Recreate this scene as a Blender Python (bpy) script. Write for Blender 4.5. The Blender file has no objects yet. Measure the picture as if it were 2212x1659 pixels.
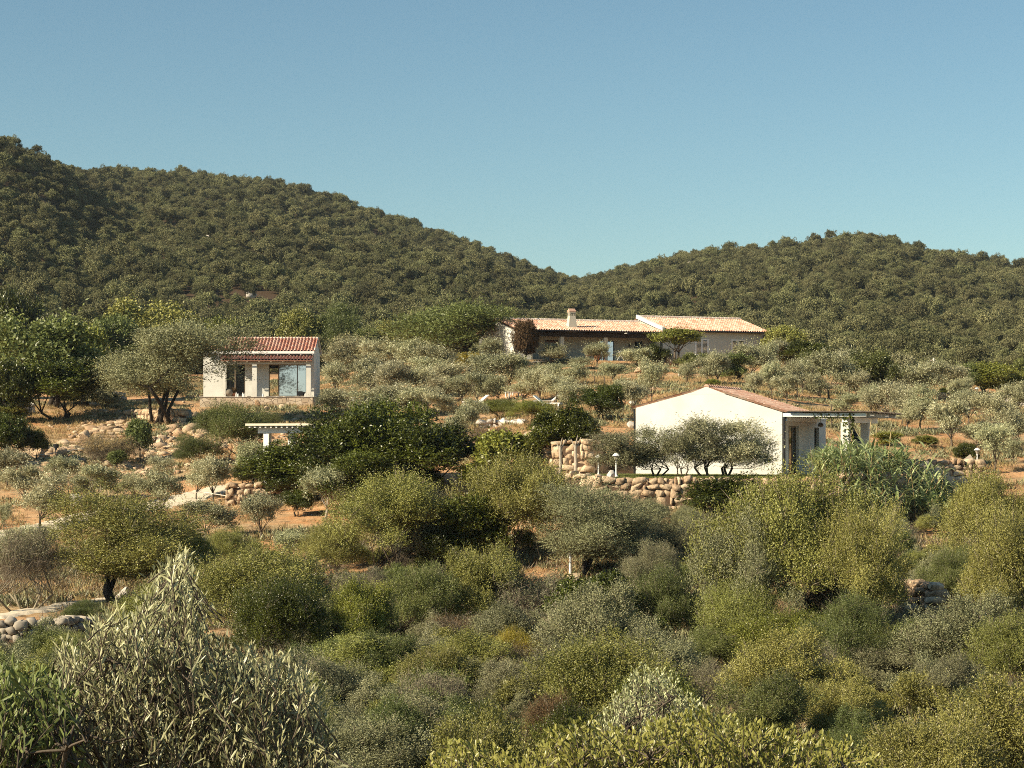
import bpy, math, random
import numpy as np
from mathutils import Vector, Matrix

# ------------------------------------------------------------------ camera, light, exposure
H, F = 950.0, 4436.0                      # horizon row and focal length in the 2212 x 1659 frame
scene = bpy.context.scene
COL = scene.collection
cam_d = bpy.data.cameras.new('camera'); cam = bpy.data.objects.new('camera', cam_d); COL.objects.link(cam)
cam_d.sensor_width = 36.0; cam_d.lens = 36.0 * F / 2212.0
cam_d.shift_y = (H - 829.5) / 2212.0
cam_d.clip_start = 0.5; cam_d.clip_end = 8000
cam.location = (0, 0, 0); cam.rotation_euler = (math.pi / 2, 0, 0)
scene.camera = cam
SUN_EL = math.radians(31); SUN_B = math.radians(28)       # sun comes from the left and behind the camera
sun_h = Vector((-math.cos(SUN_B), -math.sin(SUN_B), 0))
SUNDIR = Vector((sun_h.x * math.cos(SUN_EL), sun_h.y * math.cos(SUN_EL), math.sin(SUN_EL)))
sl = bpy.data.lights.new('sun', 'SUN'); so = bpy.data.objects.new('sun', sl); COL.objects.link(so)
sl.energy = 5.0; sl.angle = math.radians(0.5); sl.color = (1.0, 0.87, 0.64)
so.rotation_euler = (-SUNDIR).to_track_quat('-Z', 'Y').to_euler(); so.location = (-40, -40, 60)
world = bpy.data.worlds.new('World'); scene.world = world; world.use_nodes = True
wn = world.node_tree.nodes; wl = world.node_tree.links
for n in list(wn): wn.remove(n)
sky = wn.new('ShaderNodeTexSky'); sky.sky_type = 'NISHITA'; sky.sun_disc = False
sky.sun_elevation = SUN_EL; sky.sun_rotation = math.atan2(SUNDIR.x, SUNDIR.y)
sky.altitude = 0; sky.air_density = 1.0; sky.dust_density = 0.1; sky.ozone_density = 1.6
hs = wn.new('ShaderNodeHueSaturation'); hs.inputs['Saturation'].default_value = 0.98; hs.inputs['Hue'].default_value = 0.5
bg = wn.new('ShaderNodeBackground'); bg.inputs['Strength'].default_value = 0.058
wo = wn.new('ShaderNodeOutputWorld')
tint = wn.new('ShaderNodeMix'); tint.data_type = 'RGBA'; tint.blend_type = 'MULTIPLY'; tint.inputs[0].default_value = 1.0; tint.inputs[7].default_value = (.86, 1.06, 1.02, 1)
wl.new(sky.outputs[0], hs.inputs['Color']); wl.new(hs.outputs[0], tint.inputs[6]); wl.new(tint.outputs[2], bg.inputs['Color']); wl.new(bg.outputs[0], wo.inputs['Surface'])
scene.view_settings.view_transform = 'Standard'; scene.view_settings.look = 'None'
scene.view_settings.exposure = 0.76; scene.view_settings.gamma = 1.0
scene.render.engine = 'CYCLES'; scene.render.filter_size = 1.0; scene.cycles.filter_width = 1.0
cy = scene.cycles
cy.max_bounces = 5; cy.diffuse_bounces = 1; cy.glossy_bounces = 2; cy.transmission_bounces = 3; cy.transparent_max_bounces = 8
cy.use_denoising = False; cy.denoiser = 'OPENIMAGEDENOISE'; cy.denoising_input_passes = 'RGB_ALBEDO_NORMAL'; cy.denoising_prefilter = 'ACCURATE'
cy.sample_clamp_indirect = 2.0; cy.volume_bounces = 0

# ------------------------------------------------------------------ helpers
RNG = np.random.default_rng(7)
def tag(o, label=None, cat=None, group=None, kind=None):
    if label: o['label'] = label
    if cat: o['category'] = cat
    if group: o['group'] = group
    if kind: o['kind'] = kind
    return o
def empty(name, loc, rz=0.0, parent=None):
    e = bpy.data.objects.new(name, None); COL.objects.link(e); e.location = loc; e.rotation_euler = (0, 0, rz)
    e.empty_display_size = 0.3
    if parent: e.parent = parent
    return e
def link(name, mesh, parent=None, mat=None):
    if mat is not None and not mesh.materials: mesh.materials.append(mat)
    o = bpy.data.objects.new(name, mesh); COL.objects.link(o)
    if parent: o.parent = parent
    return o
def np_mesh(name, V, Fc, rnd=None, smooth=False):
    """V (n,3), Fc (m,k) constant k"""
    V = np.ascontiguousarray(V, dtype=np.float32); Fc = np.ascontiguousarray(Fc, dtype=np.int32)
    m, k = Fc.shape
    me = bpy.data.meshes.new(name)
    me.vertices.add(len(V)); me.vertices.foreach_set('co', V.ravel())
    me.loops.add(m * k); me.loops.foreach_set('vertex_index', Fc.ravel())
    me.polygons.add(m); me.polygons.foreach_set('loop_start', np.arange(0, m * k, k, dtype=np.int32))
    if rnd is not None:
        a = me.attributes.new('rnd', 'FLOAT', 'FACE'); a.data.foreach_set('value', np.asarray(rnd, dtype=np.float32))
    if smooth: me.polygons.foreach_set('use_smooth', np.ones(m, dtype=bool))
    me.update(calc_edges=True); me.validate()
    return me
def norm(a): return a / (np.linalg.norm(a, axis=1, keepdims=True) + 1e-9)
def blades(rng, P, D, L, W, N=None):
    n = len(P); D = norm(D); s = norm(np.cross(D, rng.normal(size=(n, 3)) if N is None else N*1.25 + rng.normal(size=(n, 3))*.8))
    L = np.broadcast_to(L, n)[:, None]; W = np.broadcast_to(W, n)[:, None]
    V = np.stack([P - D * L / 2, P + s * W / 2, P + D * L / 2, P - s * W / 2], axis=1).reshape(-1, 3)
    return V, np.arange(n * 4).reshape(-1, 4)
class MB:
    """collects simple shapes of one part into one mesh"""
    def __init__(s): s.v = []; s.f = []; s.r = []
    def add(s, vs, fs, r=None):
        b = len(s.v); s.v += [tuple(map(float, p)) for p in vs]; s.f += [tuple(int(i) + b for i in f) for f in fs]
        s.r += [random.random() if r is None else r] * len(fs)
    def box(s, x0, x1, y0, y1, z0, z1, r=None):
        s.add([(x0,y0,z0),(x1,y0,z0),(x1,y1,z0),(x0,y1,z0),(x0,y0,z1),(x1,y0,z1),(x1,y1,z1),(x0,y1,z1)],
              [(0,3,2,1),(4,5,6,7),(0,1,5,4),(1,2,6,5),(2,3,7,6),(3,0,4,7)], r)
    def bar(s, a, b, w, h=None, up=(0,0,1), r=None):
        a = Vector(a); b = Vector(b); d = (b - a).normalized(); up = Vector(up)
        if abs(d.dot(up)) > .98: up = Vector((1,0,0))
        x = d.cross(up).normalized(); y = x.cross(d); h = h or w
        c = [(-w/2,-h/2),(w/2,-h/2),(w/2,h/2),(-w/2,h/2)]
        vs = [a + x*p + y*q for p,q in c] + [b + x*p + y*q for p,q in c]
        s.add(vs, [(0,1,2,3),(7,6,5,4),(0,4,5,1),(1,5,6,2),(2,6,7,3),(3,7,4,0)], r)
    def tube(s, pts, rad, n=6, r=None, cap=True):
        pts = [Vector(p) for p in pts]; rings = []
        if not hasattr(rad, '__len__'): rad = [rad] * len(pts)
        for i, p in enumerate(pts):
            d = (pts[min(i+1, len(pts)-1)] - pts[max(i-1, 0)]).normalized()
            u = d.cross(Vector((0.13, 1, 0.07)));
            if u.length < .05: u = d.cross(Vector((1, 0, 0)))
            u.normalize(); w = d.cross(u)
            rings.append([p + (u*math.cos(2*math.pi*k/n) + w*math.sin(2*math.pi*k/n)) * rad[i] for k in range(n)])
        vs = [q for ring in rings for q in ring]; fs = []
        for i in range(len(pts)-1):
            for k in range(n): fs.append((i*n+k, i*n+(k+1)%n, (i+1)*n+(k+1)%n, (i+1)*n+k))
        if cap: fs += [tuple(range(n))[::-1], tuple((len(pts)-1)*n + k for k in range(n))]
        s.add(vs, fs, r)
    def lathe(s, prof, c=(0,0,0), n=16, r=None):
        vs = [(c[0]+q*math.cos(2*math.pi*k/n), c[1]+q*math.sin(2*math.pi*k/n), c[2]+z) for q, z in prof for k in range(n)]
        fs = [(i*n+k, i*n+(k+1)%n, (i+1)*n+(k+1)%n, (i+1)*n+k) for i in range(len(prof)-1) for k in range(n)]
        s.add(vs, fs, r)
    def prism(s, poly, y0, y1, r=None):
        """poly in (x,z), extruded along y"""
        n = len(poly); vs = [(x,y0,z) for x,z in poly] + [(x,y1,z) for x,z in poly]
        s.add(vs, [tuple(range(n)), tuple(range(2*n-1, n-1, -1))] + [(i, n+i, n+(i+1)%n, (i+1)%n) for i in range(n)], r)
    def build(s, name, mat, parent=None, smooth=False):
        me = bpy.data.meshes.new(name); me.from_pydata(s.v, [], s.f)
        a = me.attributes.new('rnd', 'FLOAT', 'FACE'); a.data.foreach_set('value', s.r)
        if smooth: me.polygons.foreach_set('use_smooth', [True]*len(s.f))
        me.update(); me.materials.append(mat)
        return link(name, me, parent)
# ---- value noise
def _h(ix, iy, seed):
    n = (ix.astype(np.int64) * 374761393 + iy.astype(np.int64) * 668265263 + seed * 1442695041) & 0x7fffffff
    n = ((n ^ (n >> 13)) * 1274126177) & 0x7fffffff
    return ((n ^ (n >> 16)) & 0xffff) / 65535.0
def vnoise(x, y, seed=0):
    x = np.asarray(x, float); y = np.asarray(y, float); ix = np.floor(x); iy = np.floor(y); fx = x-ix; fy = y-iy
    fx = fx*fx*(3-2*fx); fy = fy*fy*(3-2*fy)
    a=_h(ix,iy,seed); b=_h(ix+1,iy,seed); c=_h(ix,iy+1,seed); d=_h(ix+1,iy+1,seed)
    return (a*(1-fx)+b*fx)*(1-fy)+(c*(1-fx)+d*fx)*fy
def fbm(x, y, seed=0, o=4):
    s=0; a=.5
    for i in range(o): s = s + a*(vnoise(x*2**i, y*2**i, seed+i)-.5); a*=.5
    return s

# ------------------------------------------------------------------ materials
def nodes_of(m): m.use_nodes = True; return m.node_tree.nodes, m.node_tree.links
def new_mat(name):
    m = bpy.data.materials.new(name); n, l = nodes_of(m); b = n['Principled BSDF']; return m, n, l, b
def leaf_mat(name, c1, c2, rough=.45, spec=.35, trans=.25, vary=.25):
    m, n, l, b = new_mat(name)
    at = n.new('ShaderNodeAttribute'); at.attribute_name = 'rnd'
    mx = n.new('ShaderNodeMix'); mx.data_type = 'RGBA'; mx.inputs[6].default_value = (*c1, 1); mx.inputs[7].default_value = (*c2, 1)
    l.new(at.outputs['Fac'], mx.inputs[0])
    oi = n.new('ShaderNodeObjectInfo'); mr = n.new('ShaderNodeMapRange'); mr.inputs['To Min'].default_value = 1-vary; mr.inputs['To Max'].default_value = 1+vary
    l.new(oi.outputs['Random'], mr.inputs['Value'])
    mr2 = n.new('ShaderNodeMapRange'); mr2.inputs['To Min'].default_value = .485; mr2.inputs['To Max'].default_value = .512
    wn_ = n.new('ShaderNodeTexWhiteNoise'); wn_.noise_dimensions = '1D'; l.new(oi.outputs['Random'], wn_.inputs['W']); l.new(wn_.outputs['Value'], mr2.inputs['Value'])
    h = n.new('ShaderNodeHueSaturation'); l.new(mx.outputs[2], h.inputs['Color']); l.new(mr.outputs[0], h.inputs['Value']); l.new(mr2.outputs[0], h.inputs['Hue'])
    l.new(h.outputs[0], b.inputs['Base Color']); b.inputs['Roughness'].default_value = rough; b.inputs['Specular IOR Level'].default_value = spec
    if trans > 0:
        t = n.new('ShaderNodeBsdfTranslucent'); l.new(h.outputs[0], t.inputs['Color']); ms = n.new('ShaderNodeMixShader'); ms.inputs[0].default_value = trans
        l.new(b.outputs[0], ms.inputs[1]); l.new(t.outputs[0], ms.inputs[2]); l.new(ms.outputs[0], n['Material Output'].inputs[0])
    return m
def solid(name, c, rough=.7, var=.12, scale=3.0, bump=.0, metal=0.0, spec=.3, rnd=0.0, c2=None):
    """noise-varied colour, optional per-face tint toward c2"""
    m, n, l, b = new_mat(name)
    tc = n.new('ShaderNodeTexCoord'); no = n.new('ShaderNodeTexNoise'); no.inputs['Scale'].default_value = scale; no.inputs['Detail'].default_value = 8
    l.new(tc.outputs['Object'], no.inputs['Vector'])
    mr = n.new('ShaderNodeMapRange'); mr.inputs['From Min'].default_value = .3; mr.inputs['From Max'].default_value = .7
    mr.inputs['To Min'].default_value = 1-var; mr.inputs['To Max'].default_value = 1+var; l.new(no.outputs['Fac'], mr.inputs['Value'])
    h = n.new('ShaderNodeHueSaturation'); l.new(mr.outputs[0], h.inputs['Value'])
    if c2 is not None:
        at = n.new('ShaderNodeAttribute'); at.attribute_name = 'rnd'; mx = n.new('ShaderNodeMix'); mx.data_type = 'RGBA'
        mx.inputs[6].default_value = (*c, 1); mx.inputs[7].default_value = (*c2, 1); l.new(at.outputs['Fac'], mx.inputs[0]); l.new(mx.outputs[2], h.inputs['Color'])
    else: h.inputs['Color'].default_value = (*c, 1)
    l.new(h.outputs[0], b.inputs['Base Color']); b.inputs['Roughness'].default_value = rough; b.inputs['Metallic'].default_value = metal
    b.inputs['Specular IOR Level'].default_value = spec
    if bump > 0:
        bp = n.new('ShaderNodeBump'); bp.inputs['Strength'].default_value = bump; bp.inputs['Distance'].default_value = .05; l.new(no.outputs['Fac'], bp.inputs['Height']); l.new(bp.outputs[0], b.inputs['Normal'])
    return m
M = {}
M['olive'] = leaf_mat('olive_leaves', (.15,.15,.06), (.64,.62,.37), .42, .5, .2, .22)
M['wild'] = leaf_mat('wild_olive_leaves', (.085,.09,.012), (.42,.41,.11), .45, .4, .08, .2)
M['wildgrey'] = leaf_mat('grey_green_leaves', (.08,.08,.035), (.38,.37,.19), .5, .4, .08, .2)
M['fresh'] = leaf_mat('fresh_green_leaves', (.05,.065,.008), (.33,.34,.06), .4, .4, .08, .2)
M['medium'] = leaf_mat('medium_green_leaves', (.03,.045,.010), (.27,.30,.09), .45, .4, .22, .2)
M['dark'] = leaf_mat('dark_mastic_leaves', (.010,.016,.002), (.13,.15,.018), .38, .45, .12, .2)
M['brownleaf'] = leaf_mat('dry_brown_leaves', (.06,.038,.016), (.20,.125,.06), .7, .2, .1, .2)
M['yellow'] = leaf_mat('yellow_leaves', (.22,.18,.03), (.5,.36,.06), .5, .3, .3, .1)
M['twig'] = leaf_mat('grey_twigs', (.12,.095,.065), (.30,.25,.18), .8, .1, .0, .2)
M['hill'] = leaf_mat('hill_wood_leaves', (.05,.052,.018), (.28,.27,.125), .6, .15, .1, .42)
M['reed'] = leaf_mat('reed_leaves', (.17,.22,.06), (.62,.66,.32), .4, .5, .25, .1)
M['near'] = leaf_mat('near_olive_leaves', (.16,.175,.06), (.70,.70,.38), .38, .55, .22, .1)
M['nearfresh'] = leaf_mat('near_broad_leaves', (.17,.19,.03), (.46,.45,.12), .36, .5, .3, .1)
M['straw'] = leaf_mat('dry_grass', (.30,.21,.09), (.55,.42,.22), .8, .1, .2, .2)
M['green_grass'] = leaf_mat('grass_blades', (.10,.12,.03), (.24,.26,.08), .6, .2, .2, .1)
M['bark'] = solid('bark', (.11,.085,.06), .9, .4, 9, .4)
M['bark_pale'] = solid('pale_bark', (.42,.36,.28), .9, .25, 9, .4)
M['bark_dark'] = solid('dark_bark', (.045,.035,.027), .9, .3, 9, .4)
M['stucco'] = solid('white_stucco', (.70,.68,.61), .9, .10, .9, .02)
M['stucco_cream'] = solid('cream_stucco', (.62,.56,.44), .9, .06, 1.5, .02)
M['stucco_grey'] = solid('grey_stucco', (.54,.52,.45), .9, .08, 1.5, .04)
M['white_paint'] = solid('white_paint', (.82,.81,.77), .5, .03, 5)
M['tile_red'] = solid('red_roof_tiles', (.50,.20,.13), .8, .12, 6, .1, c2=(.66,.42,.32))
M['tile_pale'] = solid('pale_roof_tiles', (.52,.25,.16), .85, .15, 6, .1, c2=(.76,.54,.41))
M['tile_cap'] = solid('mortared_ridge', (.62,.48,.40), .85, .15, 6, .1, c2=(.74,.66,.56))
M['stone'] = solid('warm_granite', (.36,.235,.14), .9, .38, 7, .9, c2=(.60,.46,.31))
M['stone_grey'] = solid('grey_granite', (.27,.23,.18), .9, .3, 2.5, .5, c2=(.42,.36,.28))
M['stone_pale'] = solid('pale_granite', (.50,.46,.40), .9, .2, 1.5, .5, c2=(.66,.60,.52))
M['mortar'] = solid('wall_core', (.13,.08,.05), .95, .3, 3, .3)
M['dark_wood'] = solid('dark_wood', (.035,.022,.015), .7, .3, 5)
M['wood'] = solid('reddish_wood', (.18,.075,.04), .6, .3, 8)
M['brown_frame'] = solid('brown_window_frame', (.16,.12,.085), .5, .1, 5)
M['dark_metal'] = solid('dark_gutter_metal', (.03,.028,.03), .4, .1, 5, metal=.3)
M['gravel'] = solid('pale_gravel', (.66,.56,.42), .95, .12, 8, .3)
M['concrete'] = solid('concrete', (.45,.41,.35), .9, .15, 4, .2)
M['terracotta'] = solid('terracotta', (.5,.2,.1), .8, .15, 5)
M['red'] = solid('red_cloth', (.45,.05,.03), .7, .15, 6)
M['black'] = solid('black_plastic', (.015,.015,.017), .5, .1, 5)
M['cane'] = solid('cane_matting', (.13,.10,.075), .9, .35, 14, .5)
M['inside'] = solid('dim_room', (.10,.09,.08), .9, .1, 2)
def glass_mat():
    m, n, l, b = new_mat('window_glass'); b.inputs['Base Color'].default_value = (.74,.70,.82,1); b.inputs['Metallic'].default_value = 1.0
    b.inputs['Roughness'].default_value = .03
    return m
M['glass'] = glass_mat()
def dark_glass():
    m, n, l, b = new_mat('dark_window_glass'); b.inputs['Base Color'].default_value = (.012,.013,.014,1); b.inputs['Roughness'].default_value = .06; return m
M['glass_dark'] = dark_glass()
def stone_cladding():
    m, n, l, b = new_mat('flagstone_cladding')
    tc = n.new('ShaderNodeTexCoord'); v = n.new('ShaderNodeTexVoronoi'); v.inputs['Scale'].default_value = 2.6; l.new(tc.outputs['Object'], v.inputs['Vector'])
    v2 = n.new('ShaderNodeTexVoronoi'); v2.feature = 'DISTANCE_TO_EDGE'; v2.inputs['Scale'].default_value = 2.6; l.new(tc.outputs['Object'], v2.inputs['Vector'])
    cr = n.new('ShaderNodeValToRGB'); cr.color_ramp.elements[0].color = (.42,.33,.23,1); cr.color_ramp.elements[1].color = (.58,.49,.37,1)
    sep = n.new('ShaderNodeSeparateColor'); l.new(v.outputs['Color'], sep.inputs[0]); l.new(sep.outputs[0], cr.inputs[0])
    mr = n.new('ShaderNodeMapRange'); mr.inputs['From Max'].default_value = .05; l.new(v2.outputs['Distance'], mr.inputs['Value'])
    mx = n.new('ShaderNodeMix'); mx.data_type = 'RGBA'; mx.inputs[6].default_value = (.22,.17,.12,1); l.new(cr.outputs[0], mx.inputs[7]); l.new(mr.outputs[0], mx.inputs[0])
    l.new(mx.outputs[2], b.inputs['Base Color']); b.inputs['Roughness'].default_value = .9
    bp = n.new('ShaderNodeBump'); bp.inputs['Distance'].default_value = .03; l.new(mr.outputs[0], bp.inputs['Height']); l.new(bp.outputs[0], b.inputs['Normal'])
    return m
M['cladding'] = stone_cladding()
def ground_mat():
    m, n, l, b = new_mat('ground_soil')
    tc = n.new('ShaderNodeTexCoord')
    def noise(s, d=8, r=.55):
        q = n.new('ShaderNodeTexNoise'); q.inputs['Scale'].default_value = s; q.inputs['Detail'].default_value = d; q.inputs['Roughness'].default_value = r
        l.new(tc.outputs['Object'], q.inputs['Vector']); return q.outputs['Fac']
    def ramp(f, a, b_, c0, c1):
        r = n.new('ShaderNodeValToRGB'); r.color_ramp.elements[0].position = a; r.color_ramp.elements[1].position = b_
        r.color_ramp.elements[0].color = c0; r.color_ramp.elements[1].color = c1; l.new(f, r.inputs[0]); return r.outputs[0]
    def mix(f, a, b_):
        q = n.new('ShaderNodeMix'); q.data_type = 'RGBA'; l.new(f, q.inputs[0])
        for s, val in ((6, a), (7, b_)):
            if isinstance(val, tuple): q.inputs[s].default_value = val
            else: l.new(val, q.inputs[s])
        return q.outputs[2]
    W_ = (1,1,1,1); K_ = (0,0,0,1)
    soil = mix(ramp(noise(.9), .35, .65, K_, W_), (.50,.245,.105,1), (.66,.40,.21,1))
    dry = mix(ramp(noise(3.0), .35, .65, K_, W_), (.36,.24,.12,1), (.52,.38,.22,1))
    c = mix(ramp(noise(.22, 6, .65), .47, .60, K_, W_), soil, dry)
    litter = mix(ramp(noise(6.0), .4, .6, K_, W_), (.13,.085,.045,1), (.22,.16,.09,1))
    at = n.new('ShaderNodeAttribute'); at.attribute_name = 'litter'
    c = mix(at.outputs['Fac'], c, litter)
    dark = mix(ramp(noise(1.1, 10, .7), .56, .63, K_, W_), c, (.15,.10,.055,1))
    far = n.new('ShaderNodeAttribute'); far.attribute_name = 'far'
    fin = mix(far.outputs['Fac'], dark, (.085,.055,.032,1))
    l.new(fin, b.inputs['Base Color']); b.inputs['Roughness'].default_value = .95; b.inputs['Specular IOR Level'].default_value = .1
    bp = n.new('ShaderNodeBump'); bp.inputs['Distance'].default_value = .12; bp.inputs['Strength'].default_value = .8
    l.new(noise(3.5, 12, .75), bp.inputs['Height']); l.new(bp.outputs[0], b.inputs['Normal'])
    return m
M['ground'] = ground_mat()

# ------------------------------------------------------------------ terrain
COLS = {  # column u -> list of (distance, row) ; row -> height by the level line of sight
 -500: [(60,1420),(75,1340),(90,1220),(100,1155),(110,1085),(120,1020),(130,965),(140,910),(150,875),(170,845),(190,820),(220,780)],
 150:  [(60,1430),(65,1395),(75,1325),(90,1215),(100,1150),(110,1085),(118,1035),(126,992),(134,950),(142,915),(150,886),(156,876),(170,858),(190,838),(220,812)],
 600:  [(60,1420),(65,1380),(80,1270),(90,1190),(100,1120),(106,1085),(110,1052),(120,990),(130,945),(140,908),(150,882),(160,868),(190,835),(220,808)],
 1000: [(60,1425),(65,1375),(80,1260),(90,1170),(100,1085),(110,1012),(120,957),(130,920),(150,870),(170,830),(190,793),(220,776)],
 1300: [(60,1425),(65,1370),(78,1265),(86,1120),(90,1075),(100,1000),(110,925),(120,900),(140,856),(160,820),(175,793),(185,779),(200,776),(220,774)],
 1550: [(60,1430),(65,1380),(78,1265),(86,1110),(92,1060),(100,985),(110,920),(120,895),(140,850),(160,818),(175,795),(185,782),(200,778),(220,778)],
 1850: [(60,1335),(68,1285),(75,1240),(85,1150),(92,1075),(100,1020),(110,962),(120,925),(140,875),(160,835),(180,806),(195,796),(220,800)],
 2212: [(60,1345),(68,1290),(75,1250),(85,1160),(97,1060),(104,1015),(110,990),(120,945),(140,890),(160,848),(180,815),(200,800),(220,802)],
 2800: [(60,1345),(75,1250),(85,1160),(97,1060),(110,990),(120,950),(140,895),(160,850),(180,815),(200,800),(220,800)]}
NEAR = [(-3000,-4.0),(-200,-3.0),(-10,-1.7),(0,-1.75),(6,-2.6),(12,-4.2),(22,-5.6),(32,-6.3),(42,-6.2),(50,-6.2)]
CU = np.array(sorted(COLS)); 
def _hill(u):
    vb = np.interp(u, [-500,200,700,1200,1700,2212], [740,752,760,775,800,800])
    vc = np.interp(u, [-1500,-500,-200,0,60,130,180,330,450,560,700,850,1000,1100,1200,1250,1300,1400,1500,1640,1750,1830,1900,2000,2100,2212,2500,3200],
                      [180,150,235,302,334,360,378,379,387,402,434,484,529,569,609,615,608,579,557,549,536,520,523,555,571,596,650,700])
    yc = np.interp(u, [-1500,-500,100,280,800,1100,1250,1330,1500,1830,2212,3200], [520,560,600,860,880,900,950,900,800,760,780,740])
    return vb, vc, yc
def column_z(ci, Y):
    pts = COLS[CU[ci]]
    ys = [p[0] for p in NEAR] + [p[0] for p in pts]; zs = [p[1] for p in NEAR] + [-(p[1]-H)/F*p[0] for p in pts]
    return np.interp(Y, ys, zs)
def sstep(a, b, x): t = np.clip((x-a)/(b-a), 0, 1); return t*t*(3-2*t)
def poly_sd(poly, x, y):
    """signed distance, negative inside"""
    d = np.full(np.shape(x), 1e9); ins = np.zeros(np.shape(x), bool); n = len(poly)
    for i in range(n):
        ax, ay = poly[i]; bx, by = poly[(i+1) % n]
        ex, ey = bx-ax, by-ay; wx, wy = x-ax, y-ay
        t = np.clip((wx*ex+wy*ey)/(ex*ex+ey*ey), 0, 1); d = np.minimum(d, np.hypot(wx-ex*t, wy-ey*t))
        c = ((ay <= y) != (by <= y)) & (x < ex*(y-ay)/(by-ay+1e-12)+ax); ins ^= c
    return np.where(ins, -d, d)
H3 = dict(o=(12.3,93.5,-1.65), rz=math.radians(-20)); H2 = dict(o=(13.62,185.0,7.0), rz=math.radians(21)); H1 = dict(o=(-23.0,153.0,3.19), rz=0.0)
def loc2w(h, x, y): c, s = math.cos(h['rz']), math.sin(h['rz']); return (h['o'][0]+c*x-s*y, h['o'][1]+s*x+c*y)
TERR = [(3.7,87.6),(8.5,87.2),(13.6,86.4),(16.5,88.5),(21.5,104),(12,107),(4.6,100.5),(2.6,95)]
PADS = [(TERR, -1.65, .5, 3.0, 91.0),
        ([(-24,150.9),(-13.6,150.9),(-13.6,160),(-24,160)], 2.42, 2.0, 4.0, 152),
        ([loc2w(H2,-16,-1.2), loc2w(H2,11.5,-1.2), loc2w(H2,11.5,12), loc2w(H2,-16,12)], 7.0, 3.0, 6.0, 186)]
def height(x, y, detail=True):
    x = np.asarray(x, float); y = np.asarray(y, float)
    Y = np.maximum(y, 1e-3); u = np.clip(1106 + F*x/np.maximum(Y, 20), -1500, 3200)
    uu = np.clip(u, CU[0], CU[-1]); ci = np.clip(np.searchsorted(CU, uu)-1, 0, len(CU)-2)
    z = np.zeros(np.broadcast(x, y).shape)
    cz = np.stack([column_z(i, y) for i in range(len(CU))]); 
    t = (uu-CU[ci])/(CU[ci+1]-CU[ci]); t = t*t*(3-2*t)
    ci = np.broadcast_to(ci, z.shape)
    flat = cz.reshape(len(CU), -1); k = np.arange(flat.shape[1])
    z = (flat[ci.ravel(), k].reshape(z.shape))*(1-t) + (flat[(ci+1).ravel(), k].reshape(z.shape))*t
    # hills
    vb, vc, yc = _hill(u); y0 = 330.0; z0 = -(vb-H)/F*y0; zc = -(vc-H)/F*yc
    tt = np.clip((y-y0)/(yc-y0), 0, 1)
    zh = z0 + (zc-z0)*(tt*1.06 - .06*tt*tt*tt)
    zh = zh + (fbm(x/90.0, y/90.0, 5, 3)*14)*(4*tt*(1-tt))*1.0
    zh = np.where(y > yc, np.maximum(zc - (y-yc)*.22, 8.0), zh)
    zh = np.maximum(zh, 8.0)
    w = sstep(220, 330, y); z = z*(1-w) + zh*w
    if detail:
        a = sstep(8, 30, y)*(1-sstep(260, 330, y))
        z = z + a*(fbm(x/5.0, y/5.0, 11, 4)*.45 + fbm(x/1.1, y/1.1, 21, 3)*.12)
    for poly, pz, wf, wb, ys in PADS:
        sd = poly_sd(poly, x, y); wd = np.where(y < ys, wf, wb); k = 1 - sstep(0, 1, sd/wd); z = z*(1-k) + pz*k
    return z
def hz(x, y): return float(height(np.array([x]), np.array([y]))[0])
_YS = np.concatenate([np.arange(8, 60, .5), np.arange(60, 260, .25)])
def ground_at(u, v, ymin=8):
    """the first point of the ground met by the line of sight through (u, v)"""
    x = (u-1106)/F*_YS; z = height(x, _YS); r = -(v-H)/F*_YS
    ok = np.where((z >= r) & (_YS >= ymin))[0]
    if len(ok) == 0: i = len(_YS)-1
    else: i = ok[0]
    Y = _YS[i]; return Vector((float(x[i]), float(Y), float(z[i])))
def P(u, v, Y): return Vector(((u-1106)/F*Y, Y, -(v-H)/F*Y))

def build_ground():
    ang = np.concatenate([np.linspace(-180, -32, 50)[:-1], np.linspace(-32, -17, 60)[:-1], np.linspace(-17, 17, 470)[:-1], np.linspace(17, 32, 60)[:-1], np.linspace(32, 180, 50)])
    rad = np.concatenate([np.linspace(.5, 20, 20)[:-1], np.linspace(20, 58, 60)[:-1], np.linspace(58, 115, 190)[:-1], np.linspace(115, 200, 170)[:-1], np.linspace(200, 330, 60)[:-1], np.linspace(330, 1000, 150)[:-1], [1000,1150,1400,1800,2400]])
    A, R = np.meshgrid(np.radians(ang), rad); x = R*np.sin(A); y = R*np.cos(A)
    z = height(x, y)
    nr, na = x.shape; V = np.stack([x, y, z], -1).reshape(-1, 3)
    i = np.arange(nr-1)[:, None]; j = np.arange(na-1)[None]; b = i*na + j
    Fc = np.stack([b, b+1, b+na+1, b+na], -1).reshape(-1, 4)
    me = np_mesh('ground', V, Fc, smooth=True)
    lit = sstep(84, 66, y)*.75 + .0*x; lit = np.clip(lit + sstep(75, 68, y)*.2 + (vnoise(x/4, y/4, 9)-.5)*.5*(y < 90), 0, 1)*(y > 0)
    lit = np.where((x < -8) & (y > 62), lit*.1, lit)
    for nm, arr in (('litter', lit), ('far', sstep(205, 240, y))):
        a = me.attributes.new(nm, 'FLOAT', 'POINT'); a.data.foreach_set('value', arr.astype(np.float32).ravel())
    me.materials.append(M['ground'])
    tag(link('ground', me), 'orange soil hillside with dry grass rising to wooded hills', None, None, 'structure')
build_ground()
PATHS = []
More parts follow.
